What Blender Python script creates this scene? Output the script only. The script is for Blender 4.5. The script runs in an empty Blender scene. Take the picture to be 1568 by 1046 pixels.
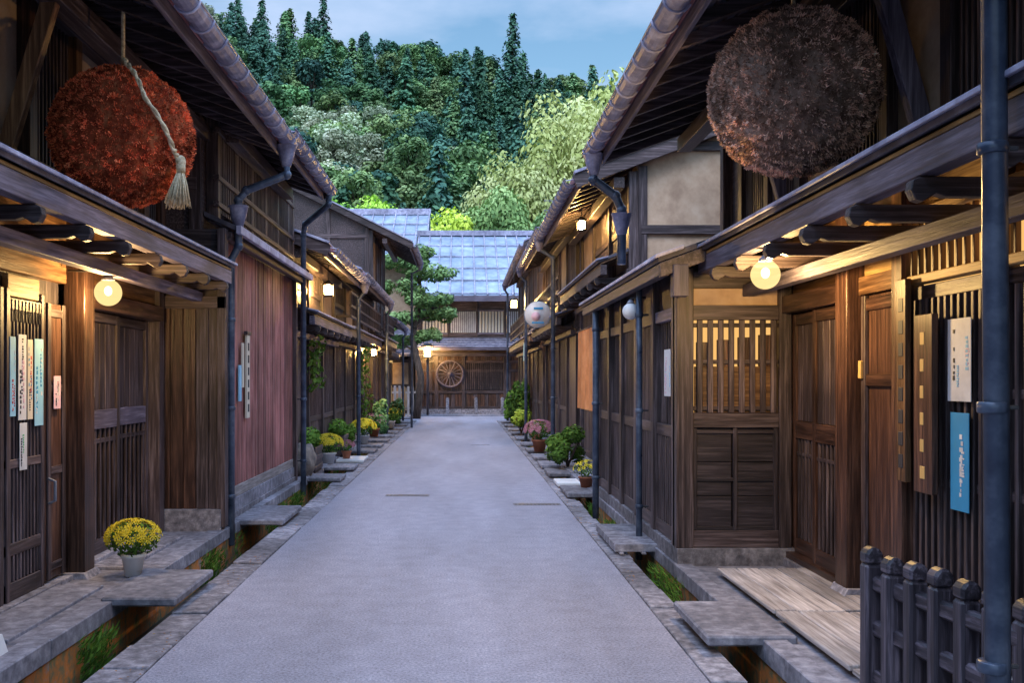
import bpy, math, random
from mathutils import Vector, noise
R=random.Random(7)
scene=bpy.context.scene
MATS={}
WOOD=set()
# ------------------------------------------------------------ materials
def lk(nt,a,b): nt.links.new(a,b)
def base_mat(name,rough=.7,metal=0.0,spec=.5):
    m=bpy.data.materials.new(name); m.use_nodes=True
    nt=m.node_tree; b=nt.nodes['Principled BSDF']
    b.inputs['Roughness'].default_value=rough; b.inputs['Metallic'].default_value=metal
    b.inputs['Specular IOR Level'].default_value=spec
    MATS[name]=m
    return m,nt,b
def noise_mat(name,cols,scale=(1,1,1),ns=4,detail=4,rough=.7,bump=.15,metal=0,rnd=.5,big=.35,bigscale=.8,dist=.01,spec=.4,lo=.3,hi=.7):
    m,nt,b=base_mat(name,rough,metal,spec)
    N=nt.nodes
    tc=N.new('ShaderNodeTexCoord'); mp=N.new('ShaderNodeMapping'); mp.inputs['Scale'].default_value=scale
    lk(nt,tc.outputs['Object'],mp.inputs['Vector'])
    at=N.new('ShaderNodeAttribute'); at.attribute_name='rnd'
    ad=N.new('ShaderNodeVectorMath'); ad.operation='MULTIPLY_ADD'
    lk(nt,at.outputs['Fac'],ad.inputs[0]); ad.inputs[1].default_value=(17,23,31); lk(nt,mp.outputs[0],ad.inputs[2])
    n1=N.new('ShaderNodeTexNoise'); n1.inputs['Scale'].default_value=ns; n1.inputs['Detail'].default_value=detail; n1.inputs['Roughness'].default_value=.68
    lk(nt,ad.outputs[0],n1.inputs['Vector'])
    cr=N.new('ShaderNodeValToRGB'); e=cr.color_ramp.elements
    k=len(cols)
    e[0].position=lo; e[0].color=(*cols[0],1); e[1].position=hi; e[1].color=(*cols[-1],1)
    for i in range(1,k-1):
        x=e.new(lo+(hi-lo)*i/(k-1)); x.color=(*cols[i],1)
    lk(nt,n1.outputs['Fac'],cr.inputs['Fac'])
    n2=N.new('ShaderNodeTexNoise'); n2.inputs['Scale'].default_value=bigscale; n2.inputs['Detail'].default_value=3
    lk(nt,tc.outputs['Object'],n2.inputs['Vector'])
    mr=N.new('ShaderNodeMapRange'); mr.inputs[1].default_value=.3; mr.inputs[2].default_value=.7
    mr.inputs[3].default_value=1-big; mr.inputs[4].default_value=1+big
    lk(nt,n2.outputs['Fac'],mr.inputs[0])
    m2=N.new('ShaderNodeMath'); m2.operation='MULTIPLY_ADD'; m2.inputs[1].default_value=rnd; m2.inputs[2].default_value=1-rnd/2
    lk(nt,at.outputs['Fac'],m2.inputs[0])
    m3=N.new('ShaderNodeMath'); m3.operation='MULTIPLY'; lk(nt,mr.outputs[0],m3.inputs[0]); lk(nt,m2.outputs[0],m3.inputs[1])
    vm=N.new('ShaderNodeVectorMath'); vm.operation='SCALE'
    lk(nt,cr.outputs['Color'],vm.inputs[0]); lk(nt,m3.outputs[0],vm.inputs['Scale'])
    lk(nt,vm.outputs[0],b.inputs['Base Color'])
    r2=N.new('ShaderNodeMapRange'); r2.inputs[3].default_value=max(0,rough-.15); r2.inputs[4].default_value=min(1,rough+.15)
    lk(nt,n1.outputs['Fac'],r2.inputs[0]); lk(nt,r2.outputs[0],b.inputs['Roughness'])
    if bump:
        bp=N.new('ShaderNodeBump'); bp.inputs['Strength'].default_value=bump; bp.inputs['Distance'].default_value=dist
        lk(nt,n1.outputs['Fac'],bp.inputs['Height']); lk(nt,bp.outputs[0],b.inputs['Normal'])
    return m
def wood(name,cols,rough=.5,bump=.6,rnd=.7,big=.4,k=1.0):
    WOOD.add(name); cols=[tuple(c*k for c in q) for q in cols]
    for ax,sc in (('x',(.6,14,14)),('y',(14,.6,14)),('z',(14,14,.6))):
        noise_mat(name+'_'+ax,cols,scale=sc,ns=3,rough=rough,bump=bump,rnd=rnd,big=big,dist=.006,bigscale=1.3)
wood('dark',[(.018,.0115,.0135),(.063,.043,.046),(.185,.14,.15)],k=.85)
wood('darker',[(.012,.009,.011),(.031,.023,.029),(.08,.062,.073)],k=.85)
wood('warm',[(.045,.021,.011),(.14,.07,.034),(.32,.18,.09)],rough=.45,k=.8)
wood('brown',[(.020,.010,.008),(.068,.033,.024),(.19,.095,.065)],rough=.36,k=.82)
wood('redboard',[(.095,.032,.032),(.27,.095,.088),(.49,.25,.23)],rough=.75,rnd=.7,big=.5)
wood('beamgrey',[(.055,.045,.067),(.14,.115,.16),(.31,.265,.335)],rough=.55,k=.85)
wood('honey',[(.17,.09,.035),(.4,.25,.1),(.6,.41,.19)],rough=.55,rnd=.4,k=.82)
wood('deck',[(.2,.17,.165),(.42,.375,.365),(.62,.57,.57)],rough=.8)
wood('fencewood',[(.012,.011,.017),(.035,.03,.04),(.13,.11,.14)],rough=.4)
noise_mat('metalroof',[(.16,.21,.29),(.24,.3,.4),(.35,.42,.52)],ns=2,rough=.5,bump=.05,rnd=.25,big=.2)
noise_mat('roofedge',[(.18,.17,.25),(.34,.33,.45),(.54,.53,.66)],ns=5,rough=.5,bump=.1,rnd=.3,big=.3)
noise_mat('rooftop',[(.04,.038,.055),(.09,.083,.11),(.18,.165,.2)],ns=4,rough=.7,bump=.2)
noise_mat('gutter',[(.09,.09,.15),(.19,.19,.29),(.4,.4,.52)],ns=6,rough=.4,bump=.1,rnd=.3,big=.3)
noise_mat('pipe',[(.03,.042,.075),(.06,.08,.125),(.13,.16,.22)],ns=5,rough=.33,bump=.1,rnd=.3,metal=.2)
noise_mat('pipegrey',[(.13,.14,.18),(.2,.21,.26),(.3,.31,.36)],ns=5,rough=.45,bump=.1,rnd=.3)
noise_mat('plaster',[(.33,.22,.15),(.46,.32,.22),(.54,.4,.29)],ns=3,rough=.9,bump=.1,rnd=.1,big=.25)
noise_mat('white',[(.5,.5,.52),(.66,.66,.68),(.78,.78,.78)],ns=3,rough=.6,bump=.03,rnd=.1,big=.1)
noise_mat('stone',[(.085,.08,.095),(.2,.19,.22),(.38,.36,.4)],ns=14,rough=.85,bump=.6,rnd=.45,big=.4,dist=.012)
noise_mat('concrete',[(.10,.10,.125),(.205,.2,.24),(.34,.335,.385)],ns=11,rough=.85,bump=.4,rnd=.3,big=.4)
noise_mat('moss',[(.05,.09,.02),(.16,.14,.07),(.5,.16,.03),(.24,.2,.17)],ns=6,rough=.95,bump=.7,rnd=.4,big=.5,bigscale=2)
noise_mat('wet',[(.012,.013,.013),(.03,.035,.03),(.06,.07,.045)],ns=7,rough=.4,bump=.5)
noise_mat('groundmat',[(.06,.055,.05),(.1,.095,.085),(.16,.15,.13)],ns=.6,rough=.9,bump=.2)
noise_mat('hillmat',[(.012,.022,.012),(.025,.045,.02),(.05,.08,.035)],ns=.4,rough=1,bump=0)
noise_mat('rockmat',[(.09,.08,.08),(.2,.17,.15),(.33,.27,.22)],ns=6,rough=.9,bump=.8,dist=.03)
noise_mat('bark',[(.03,.022,.017),(.07,.05,.04),(.13,.1,.08)],scale=(4,4,1),ns=4,rough=.95,bump=.8,dist=.03)
noise_mat('straw',[(.3,.22,.12),(.6,.48,.3),(.78,.68,.5)],ns=30,rough=.9,bump=.4,rnd=.5)
noise_mat('terracotta',[(.3,.1,.05),(.42,.15,.08),(.5,.2,.11)],ns=8,rough=.8,bump=.2)
noise_mat('iron',[(.02,.02,.024),(.04,.04,.045),(.08,.075,.075)],ns=12,rough=.5,bump=.2)
noise_mat('noren',[(.5,.17,.05),(.66,.25,.08),(.75,.33,.13)],ns=3,rough=.95,bump=.1,rnd=.1)
noise_mat('cloth_blue',[(.25,.42,.5),(.35,.55,.63),(.45,.64,.7)],ns=3,rough=.95,bump=.1,rnd=.1)
noise_mat('litter',[(.25,.14,.03),(.5,.2,.04),(.2,.22,.04)],ns=9,rough=.9,bump=0,rnd=.9)
def flat(name,c,rough=.6): 
    d=tuple(x*.85 for x in c)
    noise_mat(name,[d,c],ns=8,rough=rough,bump=.03,rnd=.1,big=.08)
flat('blue',(.03,.3,.6)); flat('lightblue',(.3,.6,.8)); flat('red',(.6,.05,.04)); flat('pink',(.75,.5,.6)); flat('green',(.1,.45,.2)); flat('ink',(.03,.03,.04)); flat('cream',(.7,.62,.5)); flat('gold',(.6,.4,.15))
def cedar(name,cols):
    noise_mat(name,cols,ns=9,rough=1,bump=0,rnd=1.4,big=.45,bigscale=3.5,spec=.1)
cedar('cedar_red',[(.22,.032,.018),(.6,.12,.05),(.9,.32,.14)])
cedar('cedar_brown',[(.2,.10,.07),(.52,.32,.24),(.85,.62,.52)])
def leafmat(name,cols,trans=0,huev=.04):
    m,nt,b=base_mat(name,.75,0,.15); N=nt.nodes
    at=N.new('ShaderNodeAttribute'); at.attribute_name='rnd'
    cr=N.new('ShaderNodeValToRGB'); e=cr.color_ramp.elements
    e[0].position=0; e[0].color=(*cols[0],1); e[1].position=1; e[1].color=(*cols[2],1); x=e.new(.5); x.color=(*cols[1],1)
    lk(nt,at.outputs['Fac'],cr.inputs['Fac'])
    oi=N.new('ShaderNodeObjectInfo'); hs=N.new('ShaderNodeHueSaturation')
    a=N.new('ShaderNodeMapRange'); a.inputs[3].default_value=.5-huev; a.inputs[4].default_value=.5+huev*.6
    v=N.new('ShaderNodeMapRange'); v.inputs[3].default_value=.7; v.inputs[4].default_value=1.45
    ml=N.new('ShaderNodeMath'); ml.operation='MULTIPLY'; ml.inputs[1].default_value=7.31
    fr=N.new('ShaderNodeMath'); fr.operation='FRACT'
    lk(nt,oi.outputs['Random'],a.inputs[0]); lk(nt,oi.outputs['Random'],ml.inputs[0]); lk(nt,ml.outputs[0],fr.inputs[0]); lk(nt,fr.outputs[0],v.inputs[0])
    lk(nt,a.outputs[0],hs.inputs['Hue']); lk(nt,v.outputs[0],hs.inputs['Value']); lk(nt,cr.outputs[0],hs.inputs['Color'])
    lk(nt,hs.outputs[0],b.inputs['Base Color'])
    if trans:
        t=N.new('ShaderNodeBsdfTranslucent'); lk(nt,hs.outputs[0],t.inputs['Color'])
        mx=N.new('ShaderNodeMixShader'); mx.inputs[0].default_value=trans
        lk(nt,b.outputs[0],mx.inputs[1]); lk(nt,t.outputs[0],mx.inputs[2]); lk(nt,mx.outputs[0],N['Material Output'].inputs['Surface'])
leafmat('leaf_conifer',[(.016,.05,.04),(.05,.135,.095),(.12,.26,.16)])
leafmat('leaf_conifer2',[(.032,.08,.035),(.10,.2,.08),(.22,.34,.14)])
leafmat('leaf_broad',[(.032,.08,.035),(.12,.23,.085),(.28,.43,.17)])
leafmat('leaf_pale',[(.11,.16,.09),(.38,.45,.28),(.74,.78,.58)])
leafmat('leaf_bright',[(.08,.16,.02),(.28,.46,.05),(.55,.75,.13)])
leafmat('leaf_willow',[(.18,.24,.06),(.48,.54,.17),(.78,.8,.38)],huev=.01)
leafmat('leaf_pine',[(.035,.10,.035),(.14,.28,.09),(.32,.5,.2)])
leafmat('leaf_garden',[(.03,.07,.015),(.09,.2,.03),(.22,.38,.06)],.2,huev=.01)
leafmat('petal_yellow',[(.6,.4,.02),(.85,.65,.03),(.95,.8,.1)],.2,huev=0)
leafmat('petal_pink',[(.5,.12,.2),(.7,.25,.35),(.8,.45,.5)],.2,huev=0)
def emis(name,c,s,transp=False):
    m=bpy.data.materials.new(name); m.use_nodes=True; nt=m.node_tree; nt.nodes.remove(nt.nodes['Principled BSDF'])
    e=nt.nodes.new('ShaderNodeEmission'); e.inputs['Color'].default_value=(*c,1); e.inputs['Strength'].default_value=s
    out=nt.nodes['Material Output'].inputs['Surface']
    if transp:
        t=nt.nodes.new('ShaderNodeBsdfTransparent'); t.inputs['Color'].default_value=(.8,.8,.8,1); a=nt.nodes.new('ShaderNodeAddShader')
        lk(nt,e.outputs[0],a.inputs[0]); lk(nt,t.outputs[0],a.inputs[1]); lk(nt,a.outputs[0],out)
    else: lk(nt,e.outputs[0],out)
    MATS[name]=m
emis('globe_glass',(1,.74,.3),.62,True); emis('bulb_core',(1,.8,.4),6); emis('bulb_far',(1,.58,.17),1250); emis('bulb_street',(1,.6,.2),330); emis('glow_dim',(1,.47,.16),.45); emis('glow_win',(1,.55,.17),1.0)
def asphalt():
    m,nt,b=base_mat('asphalt',.75,0,.4); N=nt.nodes
    tc=N.new('ShaderNodeTexCoord')
    n1=N.new('ShaderNodeTexNoise'); n1.inputs['Scale'].default_value=60; n1.inputs['Detail'].default_value=3; n1.inputs['Roughness'].default_value=.85
    n2=N.new('ShaderNodeTexNoise'); n2.inputs['Scale'].default_value=.8; n2.inputs['Detail'].default_value=6
    mp=N.new('ShaderNodeMapping'); mp.inputs['Scale'].default_value=(1.6,.3,1); lk(nt,tc.outputs['Object'],mp.inputs[0]); lk(nt,mp.outputs[0],n2.inputs['Vector'])
    n3=N.new('ShaderNodeTexNoise'); n3.inputs['Scale'].default_value=6; n3.inputs['Detail'].default_value=5
    for n in (n1,n3): lk(nt,tc.outputs['Object'],n.inputs['Vector'])
    cr=N.new('ShaderNodeValToRGB'); e=cr.color_ramp.elements; e[0].position=.3; e[0].color=(.12,.122,.16,1); e[1].position=.7; e[1].color=(.43,.425,.52,1)
    lk(nt,n1.outputs['Fac'],cr.inputs['Fac'])
    mr=N.new('ShaderNodeMapRange'); mr.inputs[1].default_value=.3; mr.inputs[2].default_value=.7; mr.inputs[3].default_value=.8; mr.inputs[4].default_value=1.16
    lk(nt,n2.outputs['Fac'],mr.inputs[0])
    mq=N.new('ShaderNodeMapRange'); mq.inputs[1].default_value=.3; mq.inputs[2].default_value=.7; mq.inputs[3].default_value=.88; mq.inputs[4].default_value=1.08
    lk(nt,n3.outputs['Fac'],mq.inputs[0]); mm=N.new('ShaderNodeMath'); mm.operation='MULTIPLY'; lk(nt,mr.outputs[0],mm.inputs[0]); lk(nt,mq.outputs[0],mm.inputs[1])
    vm=N.new('ShaderNodeVectorMath'); vm.operation='SCALE'; lk(nt,cr.outputs[0],vm.inputs[0]); lk(nt,mm.outputs[0],vm.inputs['Scale'])
    lk(nt,vm.outputs[0],b.inputs['Base Color'])
    bp=N.new('ShaderNodeBump'); bp.inputs['Strength'].default_value=.8; bp.inputs['Distance'].default_value=.006
    lk(nt,n1.outputs['Fac'],bp.inputs['Height']); lk(nt,bp.outputs[0],b.inputs['Normal'])
asphalt()
# ------------------------------------------------------------ builder
class G:
    def __init__(s,name,bevel=0): s.name=name; s.parts={}; s.bevel=bevel
    def P(s,p):
        if p not in s.parts: s.parts[p]=dict(v=[],f=[],m=[],r=[],ml=[],smooth=[])
        return s.parts[p]
    def mi(s,P,mat):
        if mat not in P['ml']: P['ml'].append(mat)
        return P['ml'].index(mat)
    def add(s,p,mat,vs,fs,rnd=None,smooth=False):
        P=s.P(p); b=len(P['v']); P['v'].extend(vs); k=s.mi(P,mat); r=R.random() if rnd is None else rnd
        for f in fs: P['f'].append(tuple(b+i for i in f)); P['m'].append(k); P['r'].append(r); P['smooth'].append(smooth)
    def box(s,p,mat,x0,x1,y0,y1,z0,z1,rnd=None):
        if x0>x1:x0,x1=x1,x0
        if y0>y1:y0,y1=y1,y0
        if z0>z1:z0,z1=z1,z0
        if mat in WOOD:
            d=(x1-x0,y1-y0,z1-z0); mat=mat+'_'+'xyz'[d.index(max(d))]
        s.add(p,mat,[(x0,y0,z0),(x1,y0,z0),(x1,y1,z0),(x0,y1,z0),(x0,y0,z1),(x1,y0,z1),(x1,y1,z1),(x0,y1,z1)],
          [(0,3,2,1),(4,5,6,7),(0,1,5,4),(1,2,6,5),(2,3,7,6),(3,0,4,7)],rnd)
    def beam(s,p,mat,a,b,w,h,up=(0,0,1),rnd=None):
        a=Vector(a);b=Vector(b);d=(b-a).normalized(); up=Vector(up)
        sd=d.cross(up).normalized(); u=sd.cross(d).normalized()
        if mat in WOOD:
            q=[abs(c) for c in d]; mat=mat+'_'+'xyz'[q.index(max(q))]
        vs=[]
        for c in (a,b):
            for i,j in ((-1,-1),(1,-1),(1,1),(-1,1)): vs.append(tuple(c+sd*(i*w/2)+u*(j*h/2)))
        s.add(p,mat,vs,[(0,1,2,3),(7,6,5,4),(0,4,5,1),(1,5,6,2),(2,6,7,3),(3,7,4,0)],rnd)
    def prism(s,p,mat,prof,a0,a1,axis='y',rnd=None,grain=None):
        n=len(prof)
        if axis=='y': vs=[(u,a0,z) for u,z in prof]+[(u,a1,z) for u,z in prof]
        else: vs=[(a0,u,z) for u,z in prof]+[(a1,u,z) for u,z in prof]
        if mat in WOOD: mat=mat+'_'+(grain or axis)
        fs=[tuple(range(n)),tuple(range(2*n-1,n-1,-1))]+[(i,i+n,(i+1)%n+n,(i+1)%n) for i in range(n)]
        s.add(p,mat,vs,fs,rnd)
    def tube(s,p,mat,pts,r,n=10,caps=True,rnd=None):
        pts=[Vector(q) for q in pts]; rs=r if isinstance(r,(list,tuple)) else [r]*len(pts)
        vs=[];fs=[]; ref=None
        for i,c in enumerate(pts):
            d=(pts[min(i+1,len(pts)-1)]-pts[max(i-1,0)])
            d=d.normalized() if d.length>0 else Vector((0,0,1))
            if ref is None: ref=Vector((1,0,0)) if abs(d.x)<.8 else Vector((0,1,0))
            u=(ref-d*ref.dot(d)).normalized(); w=d.cross(u); ref=u
            for k in range(n):
                t=2*math.pi*k/n; vs.append(tuple(c+(u*math.cos(t)+w*math.sin(t))*rs[i]))
        for i in range(len(pts)-1):
            for k in range(n): fs.append((i*n+k,i*n+(k+1)%n,(i+1)*n+(k+1)%n,(i+1)*n+k))
        if caps: fs.append(tuple(range(n-1,-1,-1))); fs.append(tuple(range((len(pts)-1)*n,len(pts)*n)))
        s.add(p,mat,vs,fs,rnd,smooth=True)
    def ball(s,p,mat,c,r,nu=20,nv=12,rnd=None,fn=None):
        if not isinstance(r,(tuple,list)): r=(r,r,r)
        vs=[];fs=[]
        for j in range(nv+1):
            ph=math.pi*j/nv
            for i in range(nu):
                th=2*math.pi*i/nu; d=Vector((math.sin(ph)*math.cos(th),math.sin(ph)*math.sin(th),math.cos(ph)))
                k=fn(d) if fn else 1
                vs.append((c[0]+d.x*r[0]*k,c[1]+d.y*r[1]*k,c[2]+d.z*r[2]*k))
        for j in range(nv):
            for i in range(nu): fs.append((j*nu+i,(j+1)*nu+i,(j+1)*nu+(i+1)%nu,j*nu+(i+1)%nu))
        s.add(p,mat,vs,fs,rnd,smooth=True)
    def leaf(s,p,mat,c,nrm,size,rnd,asp=.6):
        n=Vector(nrm); 
        if n.length<1e-4:n=Vector((0,0,1))
        n.normalize(); t=Vector((R.uniform(-1,1),R.uniform(-1,1),R.uniform(-1,1))); u=n.cross(t)
        if u.length<1e-3: u=Vector((1,0,0))
        u.normalize(); w=n.cross(u); c=Vector(c)
        s.add(p,mat,[tuple(c-u*size*.5),tuple(c-w*size*asp*.5+n*size*.08),tuple(c+u*size*.5),tuple(c+w*size*asp*.5-n*size*.08)],[(0,1,2,3)],max(0,min(1,rnd)))
    def clump(s,p,mat,c,rad,n,size,base=.5,up=.3,inner=.55):
        if not isinstance(rad,(tuple,list)): rad=(rad,)*3
        for _ in range(n):
            d=Vector((R.gauss(0,1),R.gauss(0,1),R.gauss(0,1))).normalized(); k=R.uniform(inner,1)**.6
            q=(c[0]+d.x*rad[0]*k,c[1]+d.y*rad[1]*k,c[2]+d.z*rad[2]*k)
            nn=d+Vector((R.uniform(-.6,.6),R.uniform(-.6,.6),R.uniform(-.6,.6)+up))
            s.leaf(p,mat,q,nn,size*R.uniform(.6,1.3),base+.25*d.z+R.uniform(-.25,.25))
    def mesh(s,nm,P):
        me=bpy.data.meshes.new(nm); me.from_pydata(P['v'],[],P['f']); 
        for m in P['ml']: me.materials.append(MATS[m])
        me.polygons.foreach_set('material_index',P['m']); me.polygons.foreach_set('use_smooth',P['smooth'])
        a=me.attributes.new('rnd','FLOAT','FACE'); a.data.foreach_set('value',P['r']); me.update()
        return me
    def finish(s):
        if len(s.parts)==1:
            P=list(s.parts.values())[0]; o=bpy.data.objects.new(s.name,s.mesh(s.name,P)); scene.collection.objects.link(o); s.bv(o); return o
        v=list(s.parts.values())[0]['v']; n=len(v)
        c=Vector((sum(q[0] for q in v)/n,sum(q[1] for q in v)/n,0))
        e=bpy.data.objects.new(s.name,None); e.location=c; scene.collection.objects.link(e)
        for k,P in s.parts.items():
            o=bpy.data.objects.new(k,s.mesh(k,P)); scene.collection.objects.link(o); o.parent=e; o.location=-c; s.bv(o)
        return e
    def bv(s,o):
        if s.bevel:
            m=o.modifiers.new('bevel','BEVEL'); m.width=s.bevel; m.segments=1; m.limit_method='ANGLE'; m.angle_limit=math.radians(50)
# ------------------------------------------------------------ architecture helpers
def slats(g,p,mat,x,y0,y1,z0,z1,pitch,w,d):
    n=max(1,int(round((y1-y0)/pitch)))
    for i in range(n+1):
        y=y0+(y1-y0)*i/n; g.box(p,mat,x-d/2,x+d/2,y-w/2,y+w/2,z0,z1)
def boards(g,p,mat,x0,x1,y0,y1,z0,z1,w):
    n=max(1,int(round((y1-y0)/w)))
    for i in range(n):
        a=y0+(y1-y0)*i/n; b=y0+(y1-y0)*(i+1)/n; j=R.uniform(0,.006)
        g.box(p,mat,x0,x1+(j if x1>x0 else -j),a+.003,b-.003,z0,z1)
def gutter(g,s,o,z,y0,y1,r=.08,mat='gutter'):
    n=8
    for k in range(n):
        t0=math.pi*k/n; t1=math.pi*(k+1)/n
        for rr in (r,r-.006):
            a=(s*(o-math.cos(t0)*rr),z-math.sin(t0)*rr); b=(s*(o-math.cos(t1)*rr),z-math.sin(t1)*rr)
            g.add('gutter',mat,[(a[0],y0,a[1]),(b[0],y0,b[1]),(b[0],y1,b[1]),(a[0],y1,a[1])],[(0,1,2,3)],.5,True)
    g.tube('gutter',mat,[(s*(o-r),y0,z),(s*(o-r),y1,z)],.009,6)
    y=y0+.15
    while y<y1:
        pts=[(s*(o-math.cos(math.pi*k/6)*(r+.006)),y,z-math.sin(math.pi*k/6)*(r+.006)) for k in range(7)]
        g.tube('gutter','roofedge',pts,.012,5); g.tube('gutter','roofedge',[(s*(o-r-.004),y,z),(s*(o+r+.05),y,z+.035)],.009,5)
        y+=.36
def downpipe(g,s,pts,r=.035,mat='pipe'):
    pts=[(s*a,b,c) for a,b,c in pts]
    g.tube('downpipe',mat,pts,r,10)
    a,b=pts[-2],pts[-1]; z=b[2]+.5
    while z<a[2]-.1:
        g.tube('downpipe',mat,[(a[0],a[1],z-.02),(a[0],a[1],z+.02)],r+.009,10)
        g.box('downpipe','iron',a[0],a[0]+s*.09,a[1]-.008,a[1]+.008,z-.008,z+.008); z+=.9
    for q in pts[1:-1]: g.ball('downpipe',mat,q,r*1.2,10,8)
def hopper(g,s,o,y,z,mat='gutter'):
    g.tube('downpipe',mat,[(s*o,y,z-.16),(s*o,y,z-.04),(s*o,y,z+.05),(s*o,y,z+.06)],[.045,.08,.10,.11],14)
def eave(g,s,xf,eo,ez,y0,y1,ridge,pitch=.36,guttery=True,rp=.42):
    W=lambda o:s*o
    zf=lambda o:ez+(o-eo)*pitch
    th=.07
    g.prism('roof','rooftop',[(W(eo),ez),(W(ridge),zf(ridge)),(W(ridge),zf(ridge)+th),(W(eo),ez+th)],y0,y1)
    g.prism('roof','rooftop',[(W(ridge),zf(ridge)),(W(2*ridge-eo),ez),(W(2*ridge-eo),ez+th),(W(ridge),zf(ridge)+th)],y0,y1)
    g.box('roof','roofedge',W(ridge-.12),W(ridge+.12),y0-.02,y1+.02,zf(ridge)+.04,zf(ridge)+.2)
    o=eo
    k=0
    while o<min(ridge,eo+5):
        z=zf(o)+th; g.prism('roof','roofedge' if k==0 else 'rooftop',[(W(o-.03),z-.02),(W(o+.2),z+.2*pitch),(W(o+.2),z+.2*pitch+.012),(W(o-.03),z+.025)],y0-.01,y1+.01); o+=.34;k+=1
    g.box('eaves','beamgrey',W(eo+.01),W(eo+.045),y0,y1,ez-.13,ez-.004)
    g.box('eaves','redboard',W(eo-.035),W(eo+.008),y0,y1,ez-.035,ez+.075)
    y=y0+.12
    while y<y1-.05:
        a=(W(eo+.05),y,zf(eo+.05)-.06); b=(W(xf+.15),y,zf(xf+.15)-.06)
        g.beam('eaves','dark',a,b,.055,.08); y+=rp
    o=eo+.12
    while o<xf:
        g.box('eaves','dark',W(o),W(o+.02),y0,y1,zf(o)-.018,zf(o)-.003); o+=.085
    g.box('eaves','dark',W((eo+xf)/2+.1),W((eo+xf)/2+.24),y0+.02,y1-.02,zf((eo+xf)/2)-.25,zf((eo+xf)/2)-.11)
    for yy in (y0-.03,y1+.03):
        g.beam('roof','dark',(W(eo-.04),yy,ez-.04),(W(ridge),yy,zf(ridge)-.04),.05,.17,up=(0,0,1))
        g.beam('roof','roofedge',(W(eo-.05),yy,ez+.075),(W(ridge),yy,zf(ridge)+.075),.12,.035)
    if guttery: gutter(g,s,eo-.09,ez-.0,y0-.02,y1+.02)
def pent(g,s,xf,po,pz,y0,y1,pitch=.42,armp=.7,beam='beamgrey',under='honey',inner=.27,arm0=.35):
    W=lambda o:s*o
    zf=lambda o:pz+(o-po)*pitch
    n=max(2,int((xf-po)/.16))
    g.prism('pent_roof','rooftop',[(W(po-.03),pz+.03),(W(xf+.02),zf(xf)+.03),(W(xf+.02),zf(xf)+.07),(W(po-.03),pz+.07)],y0,y1)
    g.prism('pent_roof','roofedge',[(W(po-.06),pz+.055),(W(po+.1),pz+.1),(W(po+.1),pz+.12),(W(po-.06),pz+.08)],y0-.02,y1+.02)
    for i in range(n):
        a=po+(xf-po)*i/n; b=po+(xf-po)*(i+1)/n
        g.prism('pent_roof',under,[(W(a+.003),zf(a)+.005),(W(b-.003),zf(b)+.005),(W(b-.003),zf(b)+.028),(W(a+.003),zf(a)+.028)],y0+.01,y1-.01)
    g.box('pent_beam',beam,W(po),W(po+.085),y0,y1,pz-.125,pz+.002)
    g.box('pent_beam',beam,W(po+inner),W(po+inner+.09),y0+.02,y1-.02,pz-.31,pz-.217)
    y=y0+arm0
    while y<y1-.1:
        e=po-.03; pr=[(W(xf),pz-.13),(W(e+.03),pz-.13),(W(e),pz-.145),(W(e-.008),pz-.185),(W(e+.012),pz-.225),(W(e+.045),pz-.235),(W(e+.07),pz-.218),(W(e+.1),pz-.2),(W(e+.14),pz-.213),(W(xf),pz-.213)]
        g.prism('pent_arms','dark',pr,y-.032,y+.032,grain='x',rnd=R.uniform(.2,.8)); y+=armp
def body(g,s,xf,eo,ez,ridge,y0,y1,pitch=.36,mat='dark',gz=None):
    W=lambda o:s*o
    zf=lambda o:ez+(o-eo)*pitch-.06
    g.prism('walls',mat,[(W(xf+.05),-.1),(W(xf+.05),zf(xf+.05)),(W(ridge),zf(ridge)),(W(2*ridge-xf),zf(xf)),(W(2*ridge-xf),-.1)],y0+.05,y1-.05)
    for yy in (y0+.035,y1-.035):
        o=xf+.06
        while o<ridge+.1:
            g.box('gable_timber','dark',W(o),W(o+.12),yy-.03,yy+.03,0,zf(o)-.05); o+=1.1
        for z in (2.6,3.5,4.6,5.6):
            if z<zf(ridge): 
                o0=xf+.1 if z<zf(xf) else eo+(z+.1-ez)/pitch
                if o0<ridge: g.box('gable_timber','dark',W(o0),W(ridge),yy-.036,yy+.036,z,z+.12)
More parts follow.
